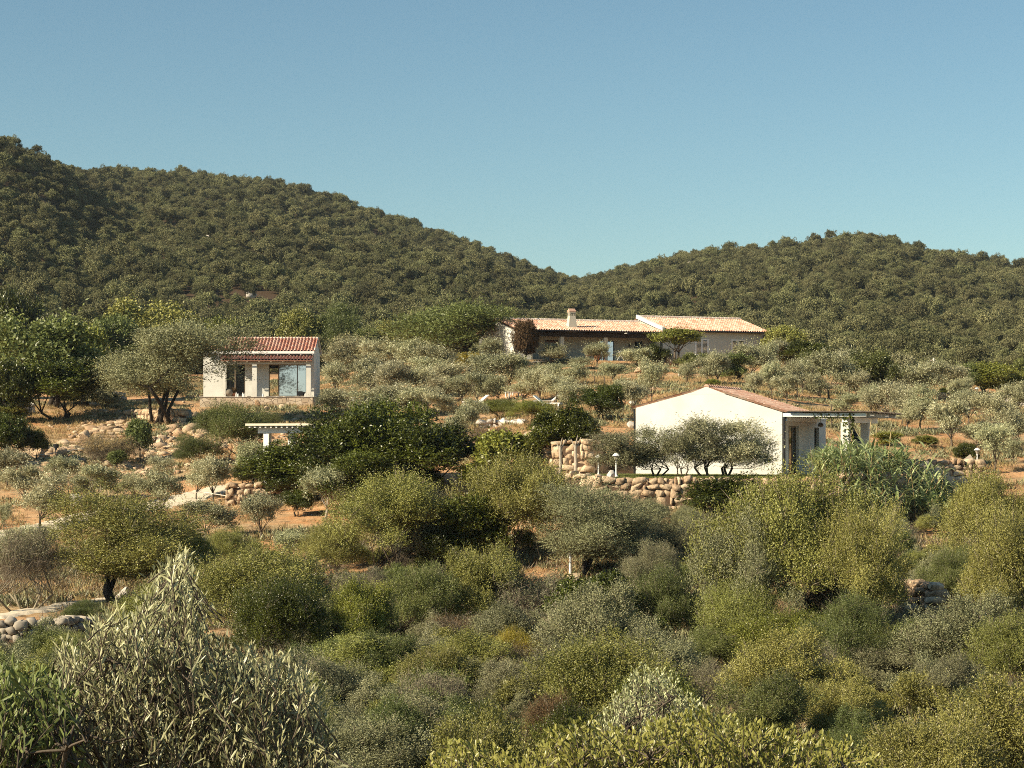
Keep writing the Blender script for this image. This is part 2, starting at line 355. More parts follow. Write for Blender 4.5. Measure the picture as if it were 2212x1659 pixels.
def ribbon(name, mat, pts, width, lift=.08):
    P3 = [ground_at(u, v) for u, v in pts]; xs = []; n = 14
    for a, b in zip(P3[:-1], P3[1:]):
        for k in range(n): xs.append(a.lerp(b, k/n))
    xs.append(P3[-1]); V = []; PATHS.append((np.array([(q.x, q.y) for q in xs]), width))
    for i, p in enumerate(xs):
        d = (xs[min(i+1, len(xs)-1)] - xs[max(i-1, 0)]); d.z = 0; d.normalize(); s = Vector((d.y, -d.x, 0))
        wj = width*(1 + .15*math.sin(i*1.7) + .1*math.sin(i*.61))
        for k in range(7):
            q = p + s*wj*(k/6-.5); V.append((q.x, q.y, hz(q.x, q.y) + lift*(1 if 0 < k < 6 else -.4)))
    Fc = [(i*7+k, i*7+k+1, (i+1)*7+k+1, (i+1)*7+k) for i in range(len(xs)-1) for k in range(6)]
    me = np_mesh(name, np.array(V), np.array(Fc), smooth=True)
    return link(name, me, None, mat)
tag(ribbon('path', M['gravel'], [(-60,1168),(0,1158),(60,1149),(130,1134),(210,1112),(300,1100),(400,1078),(460,1062),(505,1052)], 2.7), 'pale gravel path climbing through the olive grove', None, None, 'structure')
tag(ribbon('footpath', M['gravel'], [(-60,1342),(0,1334),(110,1318),(230,1299),(330,1287),(460,1263),(560,1252),(700,1243)], 1.1), 'narrow pale path across the lower orange slope', None, None, 'structure')
tag(ribbon('driveway', M['gravel'], [(2110,856),(2150,858),(2212,872),(2300,880)], 4.0), 'pale track behind the small white lamp post', None, None, 'structure')

# ------------------------------------------------------------------ rocks and stone walls
import bmesh
def ico(sub):
    bm = bmesh.new(); bmesh.ops.create_icosphere(bm, subdivisions=sub, radius=1.0)
    v = np.array([p.co[:] for p in bm.verts]); f = np.array([[q.index for q in t.verts] for t in bm.faces]); bm.free(); return v, f
ICO = {k: ico(k) for k in (1, 2, 3)}
def rock_np(rng, size, sub=2, rough=.18, boxy=.5):
    v, f = ICO[sub]; v = v.copy()
    vb = v/np.abs(v).max(1)[:, None]; v = v*(1-boxy) + vb*boxy*.8
    for _ in range(9):
        d = norm(rng.normal(size=(1, 3)))[0]; c = rng.uniform(.38, .7); t = v@d; m = t > c; v[m] -= np.outer(t[m]-c, d)
    v = v*(1 + rough*(rng.normal(size=(len(v), 1))*.12)); v = v/np.abs(v).max(0)*np.array(size)/2
    a = rng.uniform(0, 6.28); c, s = math.cos(a), math.sin(a)
    return v, f
def block_np(rng, size):
    v, f = ICO[2]; v = np.sign(v)*np.abs(v)**.30; v = v/np.abs(v).max()
    T = np.eye(3) + rng.normal(size=(3, 3))*np.array([[.06,.03,.16],[.03,.06,.03],[.14,.03,.06]])
    tp = 1 + v[:, 2:3]*rng.normal()*.14; v = (v*np.concatenate([tp, np.ones_like(tp), np.ones_like(tp)], 1))@T.T
    for _ in range(6):
        d = norm(rng.normal(size=(1, 3)))[0]; c = rng.uniform(.78, 1.15); t = v@d; m = t > c; v[m] -= np.outer(t[m]-c, d)
    return v*(1+rng.normal(size=(len(v), 1))*.02)*np.array(size)/2, f
def stones_obj(name, mat, stones, parent=None, smooth=False):
    Vs = []; Fs = []; Rs = []; b = 0
    for v, f, r in stones: Vs.append(v); Fs.append(f+b); Rs.append(np.full(len(f), r)); b += len(v)
    me = np_mesh(name, np.concatenate(Vs), np.concatenate(Fs), np.concatenate(Rs), smooth)
    return link(name, me, parent, mat)
def stone_wall(name, label, pts, h0, h1, ssize, thick=.5, mat='stone', core=True, seed=1, cat='wall', jitter=.35, base=None):
    """pts: plan points; h0,h1: bottom and top height functions or numbers"""
    rng = np.random.default_rng(seed); e = empty(name, (pts[0][0], pts[0][1], 0))
    tag(e, label, cat); st = []; cb = MB()
    o = Vector((pts[0][0], pts[0][1], 0))
    for (ax, ay), (bx, by) in zip(pts[:-1], pts[1:]):
        L = math.hypot(bx-ax, by-ay)+1e-6; dx, dy = (bx-ax)/L, (by-ay)/L; nx, ny = dy, -dx
        if ny > 0: nx, ny = -nx, -ny
        s = 0
        z_lo = h0 if not callable(h0) else None
        nrow = 0; zz = (h0((ax+bx)/2, (ay+by)/2) if callable(h0) else h0); top = (h1((ax+bx)/2, (ay+by)/2) if callable(h1) else h1)
        while zz < top-.08:
            rh = ssize*rng.uniform(.75, 1.25); rh = min(rh, max(top-zz+.12, ssize*.5)); s = -rng.uniform(0, ssize); zz0 = zz
            while s < L:
                w = ssize*rng.choice([.5, .9, 1.3, 1.9]); hh = rh*rng.uniform(.8, 1.3)
                v, f = block_np(rng, (w*1.02, thick*rng.uniform(.85, 1.0), hh*1.02))
                an = rng.normal()*.18; c, sn = math.cos(an), math.sin(an); v = np.stack([v[:,0]*c-v[:,2]*sn, v[:,1], v[:,0]*sn+v[:,2]*c], 1)
                cs = min(max(s+w/2, 0), L); px = ax+dx*cs-o.x; py = ay+dy*cs-o.y
                off = rng.normal()*.04
                V = np.stack([px + v[:,0]*dx + (v[:,1]+off)*nx, py + v[:,0]*dy + (v[:,1]+off)*ny, zz+rh/2+v[:,2]+rng.normal()*ssize*.1], 1)
                st.append((V, f, rng.random())); s += w*.93
            zz += rh*.92
        if core:
            z0_ = (h0((ax+bx)/2,(ay+by)/2) if callable(h0) else h0)
            cb.bar((ax-o.x, ay-o.y, (z0_+top)/2-.1), (bx-o.x, by-o.y, (z0_+top)/2-.1), thick*.62, top-z0_-.1)
    stones_obj('stones', M[mat], st, e)
    if core: cb.build('wall_core', M['mortar'], e)
    return e
def boulder(name, label, p, size, mat='stone', seed=0, group=None, rz=0, sub=3, parent=None):
    rng = np.random.default_rng(seed+100); v, f = rock_np(rng, size, sub, .1, .35)
    me = np_mesh(name, v, f, np.full(len(f), rng.random()), False)
    o = link(name, me, parent, M[mat]); o.location = p; o.rotation_euler = (rng.normal()*.15, rng.normal()*.15, rz or rng.uniform(0, 6))
    if parent is None: tag(o, label, 'boulder', group)
    return o

# terrace retaining wall of the white gable house
stone_wall('retaining_wall', 'orange stone retaining wall under the white gable house', [(2.4,88.3),(3.7,87.1),(8.5,86.7),(13.7,85.8),(16.8,88.0)], -3.7, -1.56, .31, .55, seed=3)
stone_wall('stone_wall', 'tall orange stone wall behind two pale slender trunks', [(1.95,98.2),(3.6,97.9),(4.2,99.6)], -1.9, -.15, .33, .5, seed=5)
stone_wall('stone_wall', 'low pale stone bank beside the white gable house garden', [(4.6,101.8),(1.7,100.3),(.9,101.6)], -1.0, .35, .34, .5, seed=6)
g = [ground_at(u, v) for u, v in ((492,1094),(560,1088),(640,1080))]
stone_wall('stone_wall', 'low boulder wall beside the gravel path below the dark bushes', [(q.x, q.y) for q in g], g[1].z-.3, g[1].z+.95, .32, .6, seed=8)
g = [ground_at(u, v) for u, v in ((-60,1402),(40,1400),(130,1395),(200,1385))]
stone_wall('dry_stone_wall', 'dark dry stone wall below the narrow path', [(q.x, q.y) for q in g], g[1].z-.3, g[1].z+.75, .24, .6, 'stone_grey', seed=9)
g = [ground_at(u, v) for u, v in ((1925,1325),(1960,1330),(2025,1350))]
stone_wall('dry_stone_wall', 'pale rubble wall in a gap between the big bushes', [(q.x, q.y) for q in g], g[1].z-.4, g[1].z+1.0, .23, .6, 'stone', seed=10)
g = [ground_at(u, v) for u, v in ((700,1352),(760,1350),(830,1345),(900,1350))]
stone_wall('dry_stone_wall', 'tumbled stone wall half hidden by brown twiggy scrub', [(q.x, q.y) for q in g], g[1].z-.4, g[1].z+.5, .24, .6, 'stone', seed=11)
stone_wall('stone_wall', 'round stone wall beside the tall garden lamp and reeds', [(18.6,97.4),(20.4,96.6),(22.2,96.9)], -2.6, -1.05, .33, .5, 'stone', seed=12)
g = [ground_at(u, v) for u, v in ((60,985),(110,984),(168,972))]
stone_wall('stone_wall', 'rough boulder edging beside the foot of the stone steps', [(q.x, q.y) for q in g], g[1].z-.3, g[1].z+.4, .45, .6, seed=13)
g = [ground_at(u, v) for u, v in ((275,905),(330,912),(395,918))]
stone_wall('stone_wall', 'tumbled stone bank under the many stemmed tree', [(q.x, q.y) for q in g], g[1].z-.4, g[1].z+.75, .42, .7, seed=14)
g = [ground_at(u, v) for u, v in ((300,962),(350,955),(400,950))]
stone_wall('stone_wall', 'low pale stone course on the orange slope', [(q.x, q.y) for q in g], g[1].z-.3, g[1].z+.3, .36, .6, seed=15)
g = [ground_at(u, v) for u, v in ((1040,925),(1090,918),(1130,915))]
stone_wall('stone_wall', 'pale stone terrace edge above the brown dry shrub', [(q.x, q.y) for q in g], g[1].z-.3, g[1].z+.3, .36, .6, 'stone_pale', seed=16)
g = [ground_at(u, v) for u, v in ((-20,905),(40,895),(70,893))]
stone_wall('dry_stone_wall', 'pale dry stone wall below the dark trees', [(q.x, q.y) for q in g], g[1].z-.3, g[1].z+.8, .3, .6, 'stone_pale', seed=17)
g = [ground_at(u, v) for u, v in ((205,880),(235,873),(262,868))]
stone_wall('dry_stone_wall', 'stone heap wall at the top of the stone steps', [(q.x, q.y) for q in g], g[1].z-.3, g[1].z+.8, .3, .7, 'stone_grey', seed=18)

# stone steps
def steps():
    rng = np.random.default_rng(21); a = ground_at(112, 1006); b = ground_at(318, 893)
    e = empty('stone_steps', a); tag(e, 'rustic stone steps climbing the orange slope', 'steps')
    N = 24
    for i in range(N):
        p = a.lerp(b, i/(N-1)); p = Vector((p.x, p.y, hz(p.x, p.y))); st = []
        W_ = 3.0 - 1.2*i/N; s = -W_/2
        while s < W_/2:
            w = rng.uniform(.3, .9); v, f = block_np(rng, (w, rng.uniform(.45, .65), rng.uniform(.2, .3)))
            st.append((v + np.array([p.x+s+w/2-a.x, p.y+rng.normal()*.12-a.y, p.z+.1-a.z+rng.normal()*.03]), f, rng.random())); s += w*.95
        stones_obj('step', M['stone'], st, e)
steps()
BLD = [(178,958,.95,'large'),(128,990,.8,'squared'),(160,985,.9,'broad')]
for i, (u, v, s, w) in enumerate([(182,955,1.1,''),(132,992,.95,''),(88,992,.85,'')]):
    q = ground_at(u, v); boulder('boulder', ['upright orange boulder halfway up beside the stone steps','pale squared boulder at the foot of the stone steps','low orange boulder on the edging by the dark bank'][i], q+Vector((0,0,.35*s)), (s*1.1, s*.9, s), seed=i)
for i, (u, v, s, lb, mt) in enumerate([
    (165,1096,.95,'rounded pale boulder beside the gravel path','stone_pale'),(138,1093,.9,'orange boulder just uphill of the gravel path','stone'),
    (236,1012,.7,'small pale boulder below the dry grass','stone'),(405,905,1.1,'grey rounded rock at the foot of the many stemmed tree','stone_grey'),
    (556,880,.75,'pointed pale rock below the porch plinth','stone'),(577,888,.5,'small brown rock below the porch plinth','stone'),(610,885,.6,'broad rock near the porch plinth corner','stone'),
    (1382,806,.95,'upright pale boulder by the garden rockery','stone'),(1430,790,1.0,'brown rock in the rockery under the umbrella shaped tree','stone'),
    (1450,792,1.1,'pointed rock in the rockery under the umbrella shaped tree','stone'),(1472,817,.9,'flat pale rock on the soil before the grey wing','stone_pale'),
    (1152,1010,1.9,'large brown boulder under the grey standing rock','stone'),(1366,878,.5,'white block behind the gable roof slope','stone_pale'),
    (1318,1034,.45,'stubby pale stone beside the garden lamps','stone_pale'),(1362,925,.6,'pale rock beside the white gable house corner','stone_pale'),
    (2092,1012,1.0,'upright grey stone beside the tall garden lamp','stone_grey'),(2115,1016,.8,'low rounded stone beside the tall garden lamp','stone_grey'),
    (2038,868,1.0,'orange rock pair among the upper olives','stone'),(1245,1262,.7,'pale rock at the foot of the leaning shade tree','stone'),
    (2020,1085,1.8,'big grey boulder in the gully behind the reeds','stone_grey'),(1990,1075,1.3,'dark boulder under the reed clump','stone_grey'),
    (270,1290,.5,'small pale stone in the shade of the round tree','stone_pale'),(262,1292,.4,'tiny pale stone in the shade of the round tree','stone_pale'),
    (300,940,.8,'orange boulder on the slope right of the stone steps','stone'),(345,962,.6,'rounded orange stone on the slope course','stone')]):
    q = ground_at(u, v)
    if 'just uphill' in lb: pass
    boulder('boulder', lb, q+Vector((0,0,.3*s)), (s, s*.85, s*.85), mt, seed=20+i)
q = ground_at(1168, 1004); boulder('standing_rock', 'tall grey weathered standing rock among garden trees', q+Vector((0,.2,1.0)), (1.0,.8,2.6), 'stone_grey', seed=61, rz=.1)
q = ground_at(1322, 1040)

# ------------------------------------------------------------------ roofs
def tile_roof(name, mat, parent, o, ax, up, length, slope, period=.23, row=.42, h=.055, seed=1):
    """corrugated rows of curved tiles: o = eave corner, ax = unit vector along the eave, up = unit vector up the slope"""
    rng = np.random.default_rng(seed); o = np.array(o, float); ax = np.array(ax, float); up = np.array(up, float); nrm = np.cross(ax, up)
    if nrm[2] < 0: nrm = -nrm
    nc = int(round(length/period)); period = length/nc; k = 6; nr = int(round(slope/row)); row = slope/nr
    prof = [(j/k*period, h*math.cos(2*math.pi*j/k)) for j in range(k)]
    xs = np.array([c*period+px for c in range(nc) for px, _ in prof] + [length]); hs_ = np.array([pz for c in range(nc) for _, pz in prof] + [h])
    V = []; Fc = []; R = []; n = len(xs)
    cidx = np.minimum((np.arange(n-1)+k//2)//k, nc-1)
    for r in range(nr):
        jit = rng.normal(size=nc+1)*.012; rv = rng.random(nc+1)
        for s_, dz in ((r*row, .028), ((r+1)*row + .03, 0.0)):
            V.append(o + np.outer(xs, ax) + up*s_ + np.outer(hs_+dz+.02, nrm))
        b = r*2*n; i = np.arange(n-1); Fc.append(np.stack([b+i, b+i+1, b+n+i+1, b+n+i], 1)); R.append(rv[cidx])
        # front lip
        V_l = o + np.outer(xs, ax) + up*(r*row) + np.outer(hs_*0.6-.02, nrm); base = None
    V = np.concatenate(V); Fc = np.concatenate(Fc); R = np.concatenate(R)
    me = np_mesh(name, V, Fc, R); return link(name, me, parent, mat)
def ridge_caps(name, mat, parent, a, b, r=.11, seg=.42):
    m = MB(); a = Vector(a); b = Vector(b); L = (b-a).length; d = (b-a)/L; n = int(L/seg)
    for i in range(n):
        p = a + d*(i*L/n); q = a + d*((i+1)*L/n + .04); m.tube([p, q], [r*1.12, r*.92], 8)
    return m.build(name, mat, parent)
def wall_open(m, x0, x1, z0, z1, y0, y1, opens):
    """wall in local xz between y0,y1 with rectangular openings (xa,xb,za,zb)"""
    xs = sorted(set([x0, x1] + [q for o in opens for q in o[:2]])); 
    for a, b in zip(xs[:-1], xs[1:]):
        mid = (a+b)/2; o = [q for q in opens if q[0] < mid < q[1]]
        if not o: m.box(a, b, y0, y1, z0, z1)
        else:
            q = o[0]
            if q[2] > z0+1e-3: m.box(a, b, y0, y1, z0, q[2])
            if q[3] < z1-1e-3: m.box(a, b, y0, y1, q[3], z1)
def wall_open_side(m, y0, y1, z0, z1, x0, x1, opens):
    ys = sorted(set([y0, y1] + [q for o in opens for q in o[:2]]))
    for a, b in zip(ys[:-1], ys[1:]):
        mid = (a+b)/2; o = [q for q in opens if q[0] < mid < q[1]]
        if not o: m.box(x0, x1, a, b, z0, z1)
        else:
            q = o[0]
            if q[2] > z0+1e-3: m.box(x0, x1, a, b, z0, q[2])
            if q[3] < z1-1e-3: m.box(x0, x1, a, b, q[3], z1)

# ------------------------------------------------------------------ house with the porch (left)
def house_porch():
    e = empty('porch_house', H1['o']); tag(e, 'small white porch house with red tiled roof and wide glass doors', 'house')
    D0 = 4.6; X1 = 8.25
    m = MB()
    big = (4.87, 7.68, 0.03, 2.42); small = (1.72, 3.12, 0.03, 2.42)
    wall_open(m, 0, X1, 0, 3.35, 0, .25, [small, big])
    m.box(0, .25, .25, D0-.25, 0, 3.35); m.box(X1-.25, X1, .25, D0-.25, 0, 3.35)
    wall_open(m, 0, X1, 0, 3.35, D0-.25, D0, [(3.9, 5.9, .03, 2.3)])
    for xa, xb in ((0, .25), (X1-.25, X1)):
        n = 5; poly = [(0, 3.35), (D0, 3.35), (D0/2, 4.33)]
        vs = [(xa, y, z) for y, z in poly] + [(xb, y, z) for y, z in poly]
        m.add(vs, [(0,1,2), (5,4,3), (0,3,4,1), (1,4,5,2), (2,5,3,0)])
    m.build('wall', M['stucco'], e)
    f = MB(); f.box(.2, X1-.2, .3, D0-.3, -.05, .03); f.build('floor', M['concrete'], e)
    # plinth and porch floor
    p = MB(); p.box(-.06, X1+.02, -1.32, -.004, -.85, -.05); p.build('plinth', M['cladding'], e)
    p = MB(); p.box(-.06, X1+.02, -.003, D0, -.85, -.06); p.build('foundation', M['stucco_cream'], e)
    p = MB(); p.box(-.1, X1+.06, -1.37, -.002, -.045, 0.0); p.build('porch_floor', M['stone_pale'], e)
    # main roof
    rise = math.atan2(.98, D0/2); up = (0, math.cos(rise), math.sin(rise)); upb = (0, -math.cos(rise), math.sin(rise)); sl_ = (D0/2+.3)/math.cos(rise)
    s = MB(); 
    for sg in (0, 1):
        y0 = -.28 if sg == 0 else D0+.28; zz = 3.42-.12
        a = [( -.05, y0, zz), (X1+.05, y0, zz), (X1+.05, D0/2, zz+(D0/2+.28)*math.tan(rise)), (-.05, D0/2, zz+(D0/2+.28)*math.tan(rise))]
        s.add(a + [(x, y, z+.09) for x, y, z in a], [(0,1,2,3),(4,5,6,7),(0,1,5,4),(1,2,6,5),(3,0,4,7)])
    s.build('roof_deck', M['stucco'], e)
    r = tile_roof('roof', M['tile_red'], e, (-.1, -.38, 3.40), (1,0,0), up, X1+.2, sl_+.06, .245, .4, .06, 3)
    tile_roof('roof', M['tile_red'], e, (-.1, D0+.38, 3.40), (1,0,0), upb, X1+.2, sl_+.06, .245, .4, .06, 4)
    ridge_caps('ridge_tiles', M['tile_cap'], r, (-.12, D0/2, 4.46), (X1+.12, D0/2, 4.46), .12)
    for x in (-.12, X1+.04): v = MB(); v.tube([(x+.04, -.36, 3.46), (x+.04, D0/2, 4.49), (x+.04, D0+.36, 3.46)], .07, 6); v.build('verge_tiles', M['tile_cap'], r)
    b = MB(); b.box(-.05, X1+.05, -.40, -.34, 3.22, 3.40); b.build('fascia', M['white_paint'], e)
    for k in range(10): b = MB(); b.box(.3+k*.87, .38+k*.87, -.335, -.003, 3.12, 3.21); b.build('rafter_end', M['white_paint'], e)
    # porch roof: beam, rafters, tiles
    px0 = 1.55; L = X1-px0
    pr = math.radians(13); upp = (0, math.cos(pr), math.sin(pr))
    t = tile_roof('porch_roof', M['tile_red'], e, (px0-.1, -1.62, 2.72), (1,0,0), upp, L+.1, 1.62/math.cos(pr), .245, .4, .055, 5)
    s = MB(); a = [(px0-.05, -1.56, 2.63), (X1, -1.56, 2.63), (X1, -.004, 2.63+1.556*math.tan(pr)), (px0-.05, -.004, 2.63+1.556*math.tan(pr))]
    s.add(a + [(x, y, z+.06) for x, y, z in a], [(0,1,2,3),(4,5,6,7),(0,1,5,4),(1,2,6,5),(2,3,7,6),(3,0,4,7)]); s.build('porch_boards', M['stucco_cream'], e)
    s = MB(); s.tube([(px0-.1, -1.68, 2.63), (X1+.02, -1.68, 2.63)], .05, 8); s.build('gutter', M['wood'], e)
    s = MB(); s.box(px0, X1, -1.36, -1.16, 2.40, 2.535); s.build('porch_beam', M['stucco_cream'], e)
    for k in range(8): s = MB(); s.box(px0+.1+k*.88, px0+.19+k*.88, -1.52, -.01, 2.54, 2.625); s.build('rafter', M['stucco_cream'], e)
    for x in (3.98, 7.97, 1.75):
        w = .34 if x > 2 else .2
        c = MB(); c.box(x-w/2, x+w/2, -1.35, -1.35+w, .0, 2.395); c.build('column', M['stucco'], e)
    # glazing
    def sash(x0, x1, mat, y=.12, nm='window'):
        fr = MB(); w = .06
        fr.box(x0, x0+w, y-.03, y+.03, .04, 2.41); fr.box(x1-w, x1, y-.03, y+.03, .04, 2.41)
        fr.box(x0+w, x1-w, y-.03, y+.03, 2.35, 2.41); fr.box(x0+w, x1-w, y-.03, y+.03, .04, .10)
        o = fr.build(nm, M['brown_frame'], e)
        if mat is not None:
            g_ = MB(); g_.box(x0+w, x1-w, y-.006, y+.006, .10, 2.35); g_.build('pane', mat, o)
    sash(1.72, 2.36, M['glass_dark']); sash(2.37, 3.12, M['glass_dark'])
    sash(4.87, 5.62, None, .2, 'door_frame'); sash(5.60, 7.02, M['glass'], .10, 'sliding_door'); sash(6.95, 7.68, M['glass'], .17, 'sliding_door')
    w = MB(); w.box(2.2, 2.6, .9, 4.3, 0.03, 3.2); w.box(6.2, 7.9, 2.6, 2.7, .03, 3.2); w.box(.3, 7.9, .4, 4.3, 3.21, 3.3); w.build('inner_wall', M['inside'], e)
    return e
house_porch()
def small(name, label, cat, loc, parts, group=None, rz=0):
    e = empty(name, loc, rz); tag(e, label, cat, group)
    for nm, mb, mt in parts: mb.build(nm, mt, e, smooth=False)
    return e
# things on the porch
O1 = Vector(H1['o'])
for k, (x, h, lb) in enumerate([(2.62,.34,'tall white bottle standing by the dark window on the porch edge'),(2.75,.26,'short white bottle by the dark window on the porch edge'),(3.1,.32,'white bottle nearest the left porch column'),(3.2,.28,'squat white bottle beside the left porch column'),(4.6,.25,'blue white bottle between porch column and glass doors'),(7.72,.3,'bluish bottle beside the right porch column')]):
    b = MB(); b.lathe([(0,0),(.055,.0),(.055,h*.6),(.02,h*.78),(.02,h*.95),(0,h*.95)], n=10); c = MB(); c.lathe([(0,h*.96),(.026,h*.96),(.026,h),(0,h)], n=10)
    small('bottle', lb, 'bottle', O1+Vector((x,-1.2,0.0)), [('glass_body', b, M['white_paint']), ('cap', c, M['red'] if k == 2 else M['white_paint'])], 'bottles on the porch edge')
b = MB(); b.box(-.22,.22,-.03,.03,.08,.40); c = MB(); c.box(-.1,.1,-.08,.08,0,.02); c.box(-.03,.03,-.02,.02,.02,.08)
small('screen', 'small black screen standing on the porch edge before the glass doors', 'screen', O1+Vector((7.3,-1.15,0)), [('display', b, M['black']), ('stand', c, M['black'])])
for k, (x, w) in enumerate([(3.55,.4),(5.0,.5),(5.7,.45),(6.2,.4)]):
    b = MB(); b.lathe([(0,.0),(w*.3,.0),(w*.42,.05),(w*.40,.05),(w*.28,.02),(0,.02)], n=12); 
    o = b.build('tray', M['black'] if k < 2 else M['stone_pale']); o.location = O1+Vector((x,-1.15,0)); tag(o, ['round dark tray beside the middle porch column','dark tray in front of the open doorway','pale dish in front of the wide glass pane','pale dish nearest the small black screen'][k], 'tray')
b = MB(); b.lathe([(0,0),(.14,0),(.19,.25),(.2,.27),(.17,.27),(0,.24)], n=12)
c = MB(); rg = random.Random(4)
for k in range(60):
    a = rg.uniform(0, 6.28); q = Vector((math.cos(a)*.3, math.sin(a)*.3, rg.uniform(.3,.7))); c.bar((0,0,.25), q, .05, .01)
small('potted_plant', 'potted plant with dry reddish leaves on the porch', 'plant pot', O1+Vector((2.35,-.9,0)), [('pot', b, M['terracotta']), ('foliage', c, M['brownleaf'])])
c = MB(); c.lathe([(0,0),(.28,.05),(.38,.25),(.33,.48),(.15,.6),(0,.62)], n=12); o = c.build('beanbag', M['stone_grey'], smooth=True); o.location = O1+Vector((2.0,-1.0,0)); tag(o, 'rounded grey beanbag by the dark porch window', 'beanbag')
for k in range(3):
    c = MB(); c.bar((0,0,0), (.1+.1*k, .15, 1.1-.15*k), .07, .03); o = c.build('plank', M['stone_pale']); o.location = O1+Vector((8.5+.25*k,.2+.5*k,-.8)); o.rotation_euler = (0,-.55,0)
    tag(o, ['long pale plank leaning on the shaded end wall of the porch house','middle plank leaning on the shaded end wall of the porch house','shortest plank leaning on the shaded end wall of the porch house'][k], 'plank')

# ------------------------------------------------------------------ white gable house (right)
def gable_house():
    e = empty('gable_house', H3['o'], H3['rz']); tag(e, 'white house with blank gable wall and pale tiled roof on stone terrace', 'house')
    W_, D0, hl, hr, xr, hrid = 6.94, 6.4, 3.14, 2.9, -3.55, 4.02
    m = MB(); m.prism([(-W_,-.3),(0,-.3),(0,hr),(xr,hrid),(-W_,hl)], 0, .3)
    m.prism([(-W_,-.3),(0,-.3),(0,hr),(xr,hrid),(-W_,hl)], D0-.3, D0)
    m.box(-W_, -W_+.3, .3, D0-.3, -.3, hl-.04)
    wall_open_side(m, .3, D0-.3, -.3, hr-.04, -.3, 0, [(1.35, 3.6, .02, 2.3)])
    wall_open_side(m, D0+.002, 10, -.3, 2.62, -.3, 0, [(7.2, 8.3, 1.0, 2.25)]); m.box(-4, -.3, D0+.01, D0+.25, -.3, 2.6); m.box(-4, -.3, 9.75, 10, -.3, 2.62); m.box(-4.3, -4, D0+.01, 10, -.3, 2.62); m.box(-4.3, .02, D0+.15, 10.05, 2.621, 2.70)
    m.build('wall', M['stucco'], e)
    fl = MB(); fl.box(-W_+.3, -.3, .3, D0-.3, -.2, 0); fl.box(-4, -.3, D0+.3, 9.7, -.2, 0); fl.build('floor', M['concrete'], e)
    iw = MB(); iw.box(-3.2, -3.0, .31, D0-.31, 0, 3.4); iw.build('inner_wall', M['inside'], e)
    a1 = math.atan2(hrid-hr, -xr); a2 = math.atan2(hrid-hl, W_+xr)
    s = MB()
    for (xa, za, xb, zb) in ((0.12, hr-.04-.0, xr, hrid-.02), (-W_-.12, hl-.04, xr, hrid-.02)):
        v = [(xa,.302,za),(xb,.302,zb),(xb,D0+.1,zb),(xa,D0+.1,za)]
        s.add(v+[(x,y,z+.05) for x,y,z in v], [(0,1,2,3),(4,5,6,7),(0,1,5,4),(1,2,6,5),(2,3,7,6),(3,0,4,7)])
    s.build('roof_deck', M['stucco'], e)
    r = tile_roof('roof', M['tile_pale'], e, (.22, -.02, hr-.03), (0,1,0), (-math.cos(a1),0,math.sin(a1)), D0+.1, (-xr+.2)/math.cos(a1), .22, .4, .05, 7)
    tile_roof('roof', M['tile_pale'], e, (-W_-.2, -.02, hl-.02), (0,1,0), (math.cos(a2),0,math.sin(a2)), D0+.1, (W_+xr+.2)/math.cos(a2), .22, .4, .05, 8)
    ridge_caps('ridge_tiles', M['tile_pale'], r, (xr,.0,hrid+.06), (xr,D0+.1,hrid+.06), .12)
    p = MB(); p.box(xr-.75, xr+.35, -.012, .29, hrid-.15, hrid+.02) if False else p.prism([(xr-.9,hrid-.26),(xr+.9,hrid-.26),(xr+.05,hrid+.06),(xr-.05,hrid+.06)], -.006, .31)
    p.build('gable_cap', M['stucco'], e)
    g_ = MB(); g_.tube([(.24,-.05,hr-.04),(.24,D0+.1,hr-.04)], .07, 8); g_.build('gutter', M['dark_metal'], e)
    g_ = MB(); g_.tube([(.24,.03,hr-.08),(.09,.05,hr-.3),(.09,.05,.02)], .055, 8); g_.build('downpipe', M['dark_metal'], e)
    g_ = MB(); g_.tube([(-W_-.1,.05,hl-.05),(-W_-.07,.05,hl-.3),(-W_-.07,.05,.02)], .05, 8); g_.build('downpipe', M['dark_metal'], e)
    # glass door and window in the side wall
    for (y0, y1, z0, z1, n, nm, mt) in ((1.35,3.6,.02,2.3,3,'glass_door','glass'), (7.2,8.3,1.0,2.25,1,'window','glass_dark')):
        fr = MB(); x = -.17
        for k in range(n+1): yy = y0+(y1-y0-.07)*k/n; fr.box(x-.03, x+.03, yy, yy+.07, z0, z1)
        for k in range(n):
            ya = y0+(y1-y0-.07)*k/n+.07; yb = y0+(y1-y0-.07)*(k+1)/n; fr.box(x-.03,x+.03,ya,yb,z1-.07,z1); fr.box(x-.03,x+.03,ya,yb,z0,z0+.07)
        o = fr.build(nm, M['brown_frame'], e)
        for k in range(n):
            ya = y0+(y1-y0-.07)*k/n+.07; yb = y0+(y1-y0-.07)*(k+1)/n
            pn = MB(); pn.box(x-.006, x+.006, ya, yb, z0+.07, z1-.07); pn.build('pane', M['glass_dark'] if k else M[mt], o)
    s = MB(); s.box(-.02, .03, .6, .68, .25, .33); s.build('socket', M['white_paint'], e)
gable_house()
def gl(x, y, z): p = loc2w(H3, x, y); return Vector((p[0], p[1], H3['o'][2]+z))
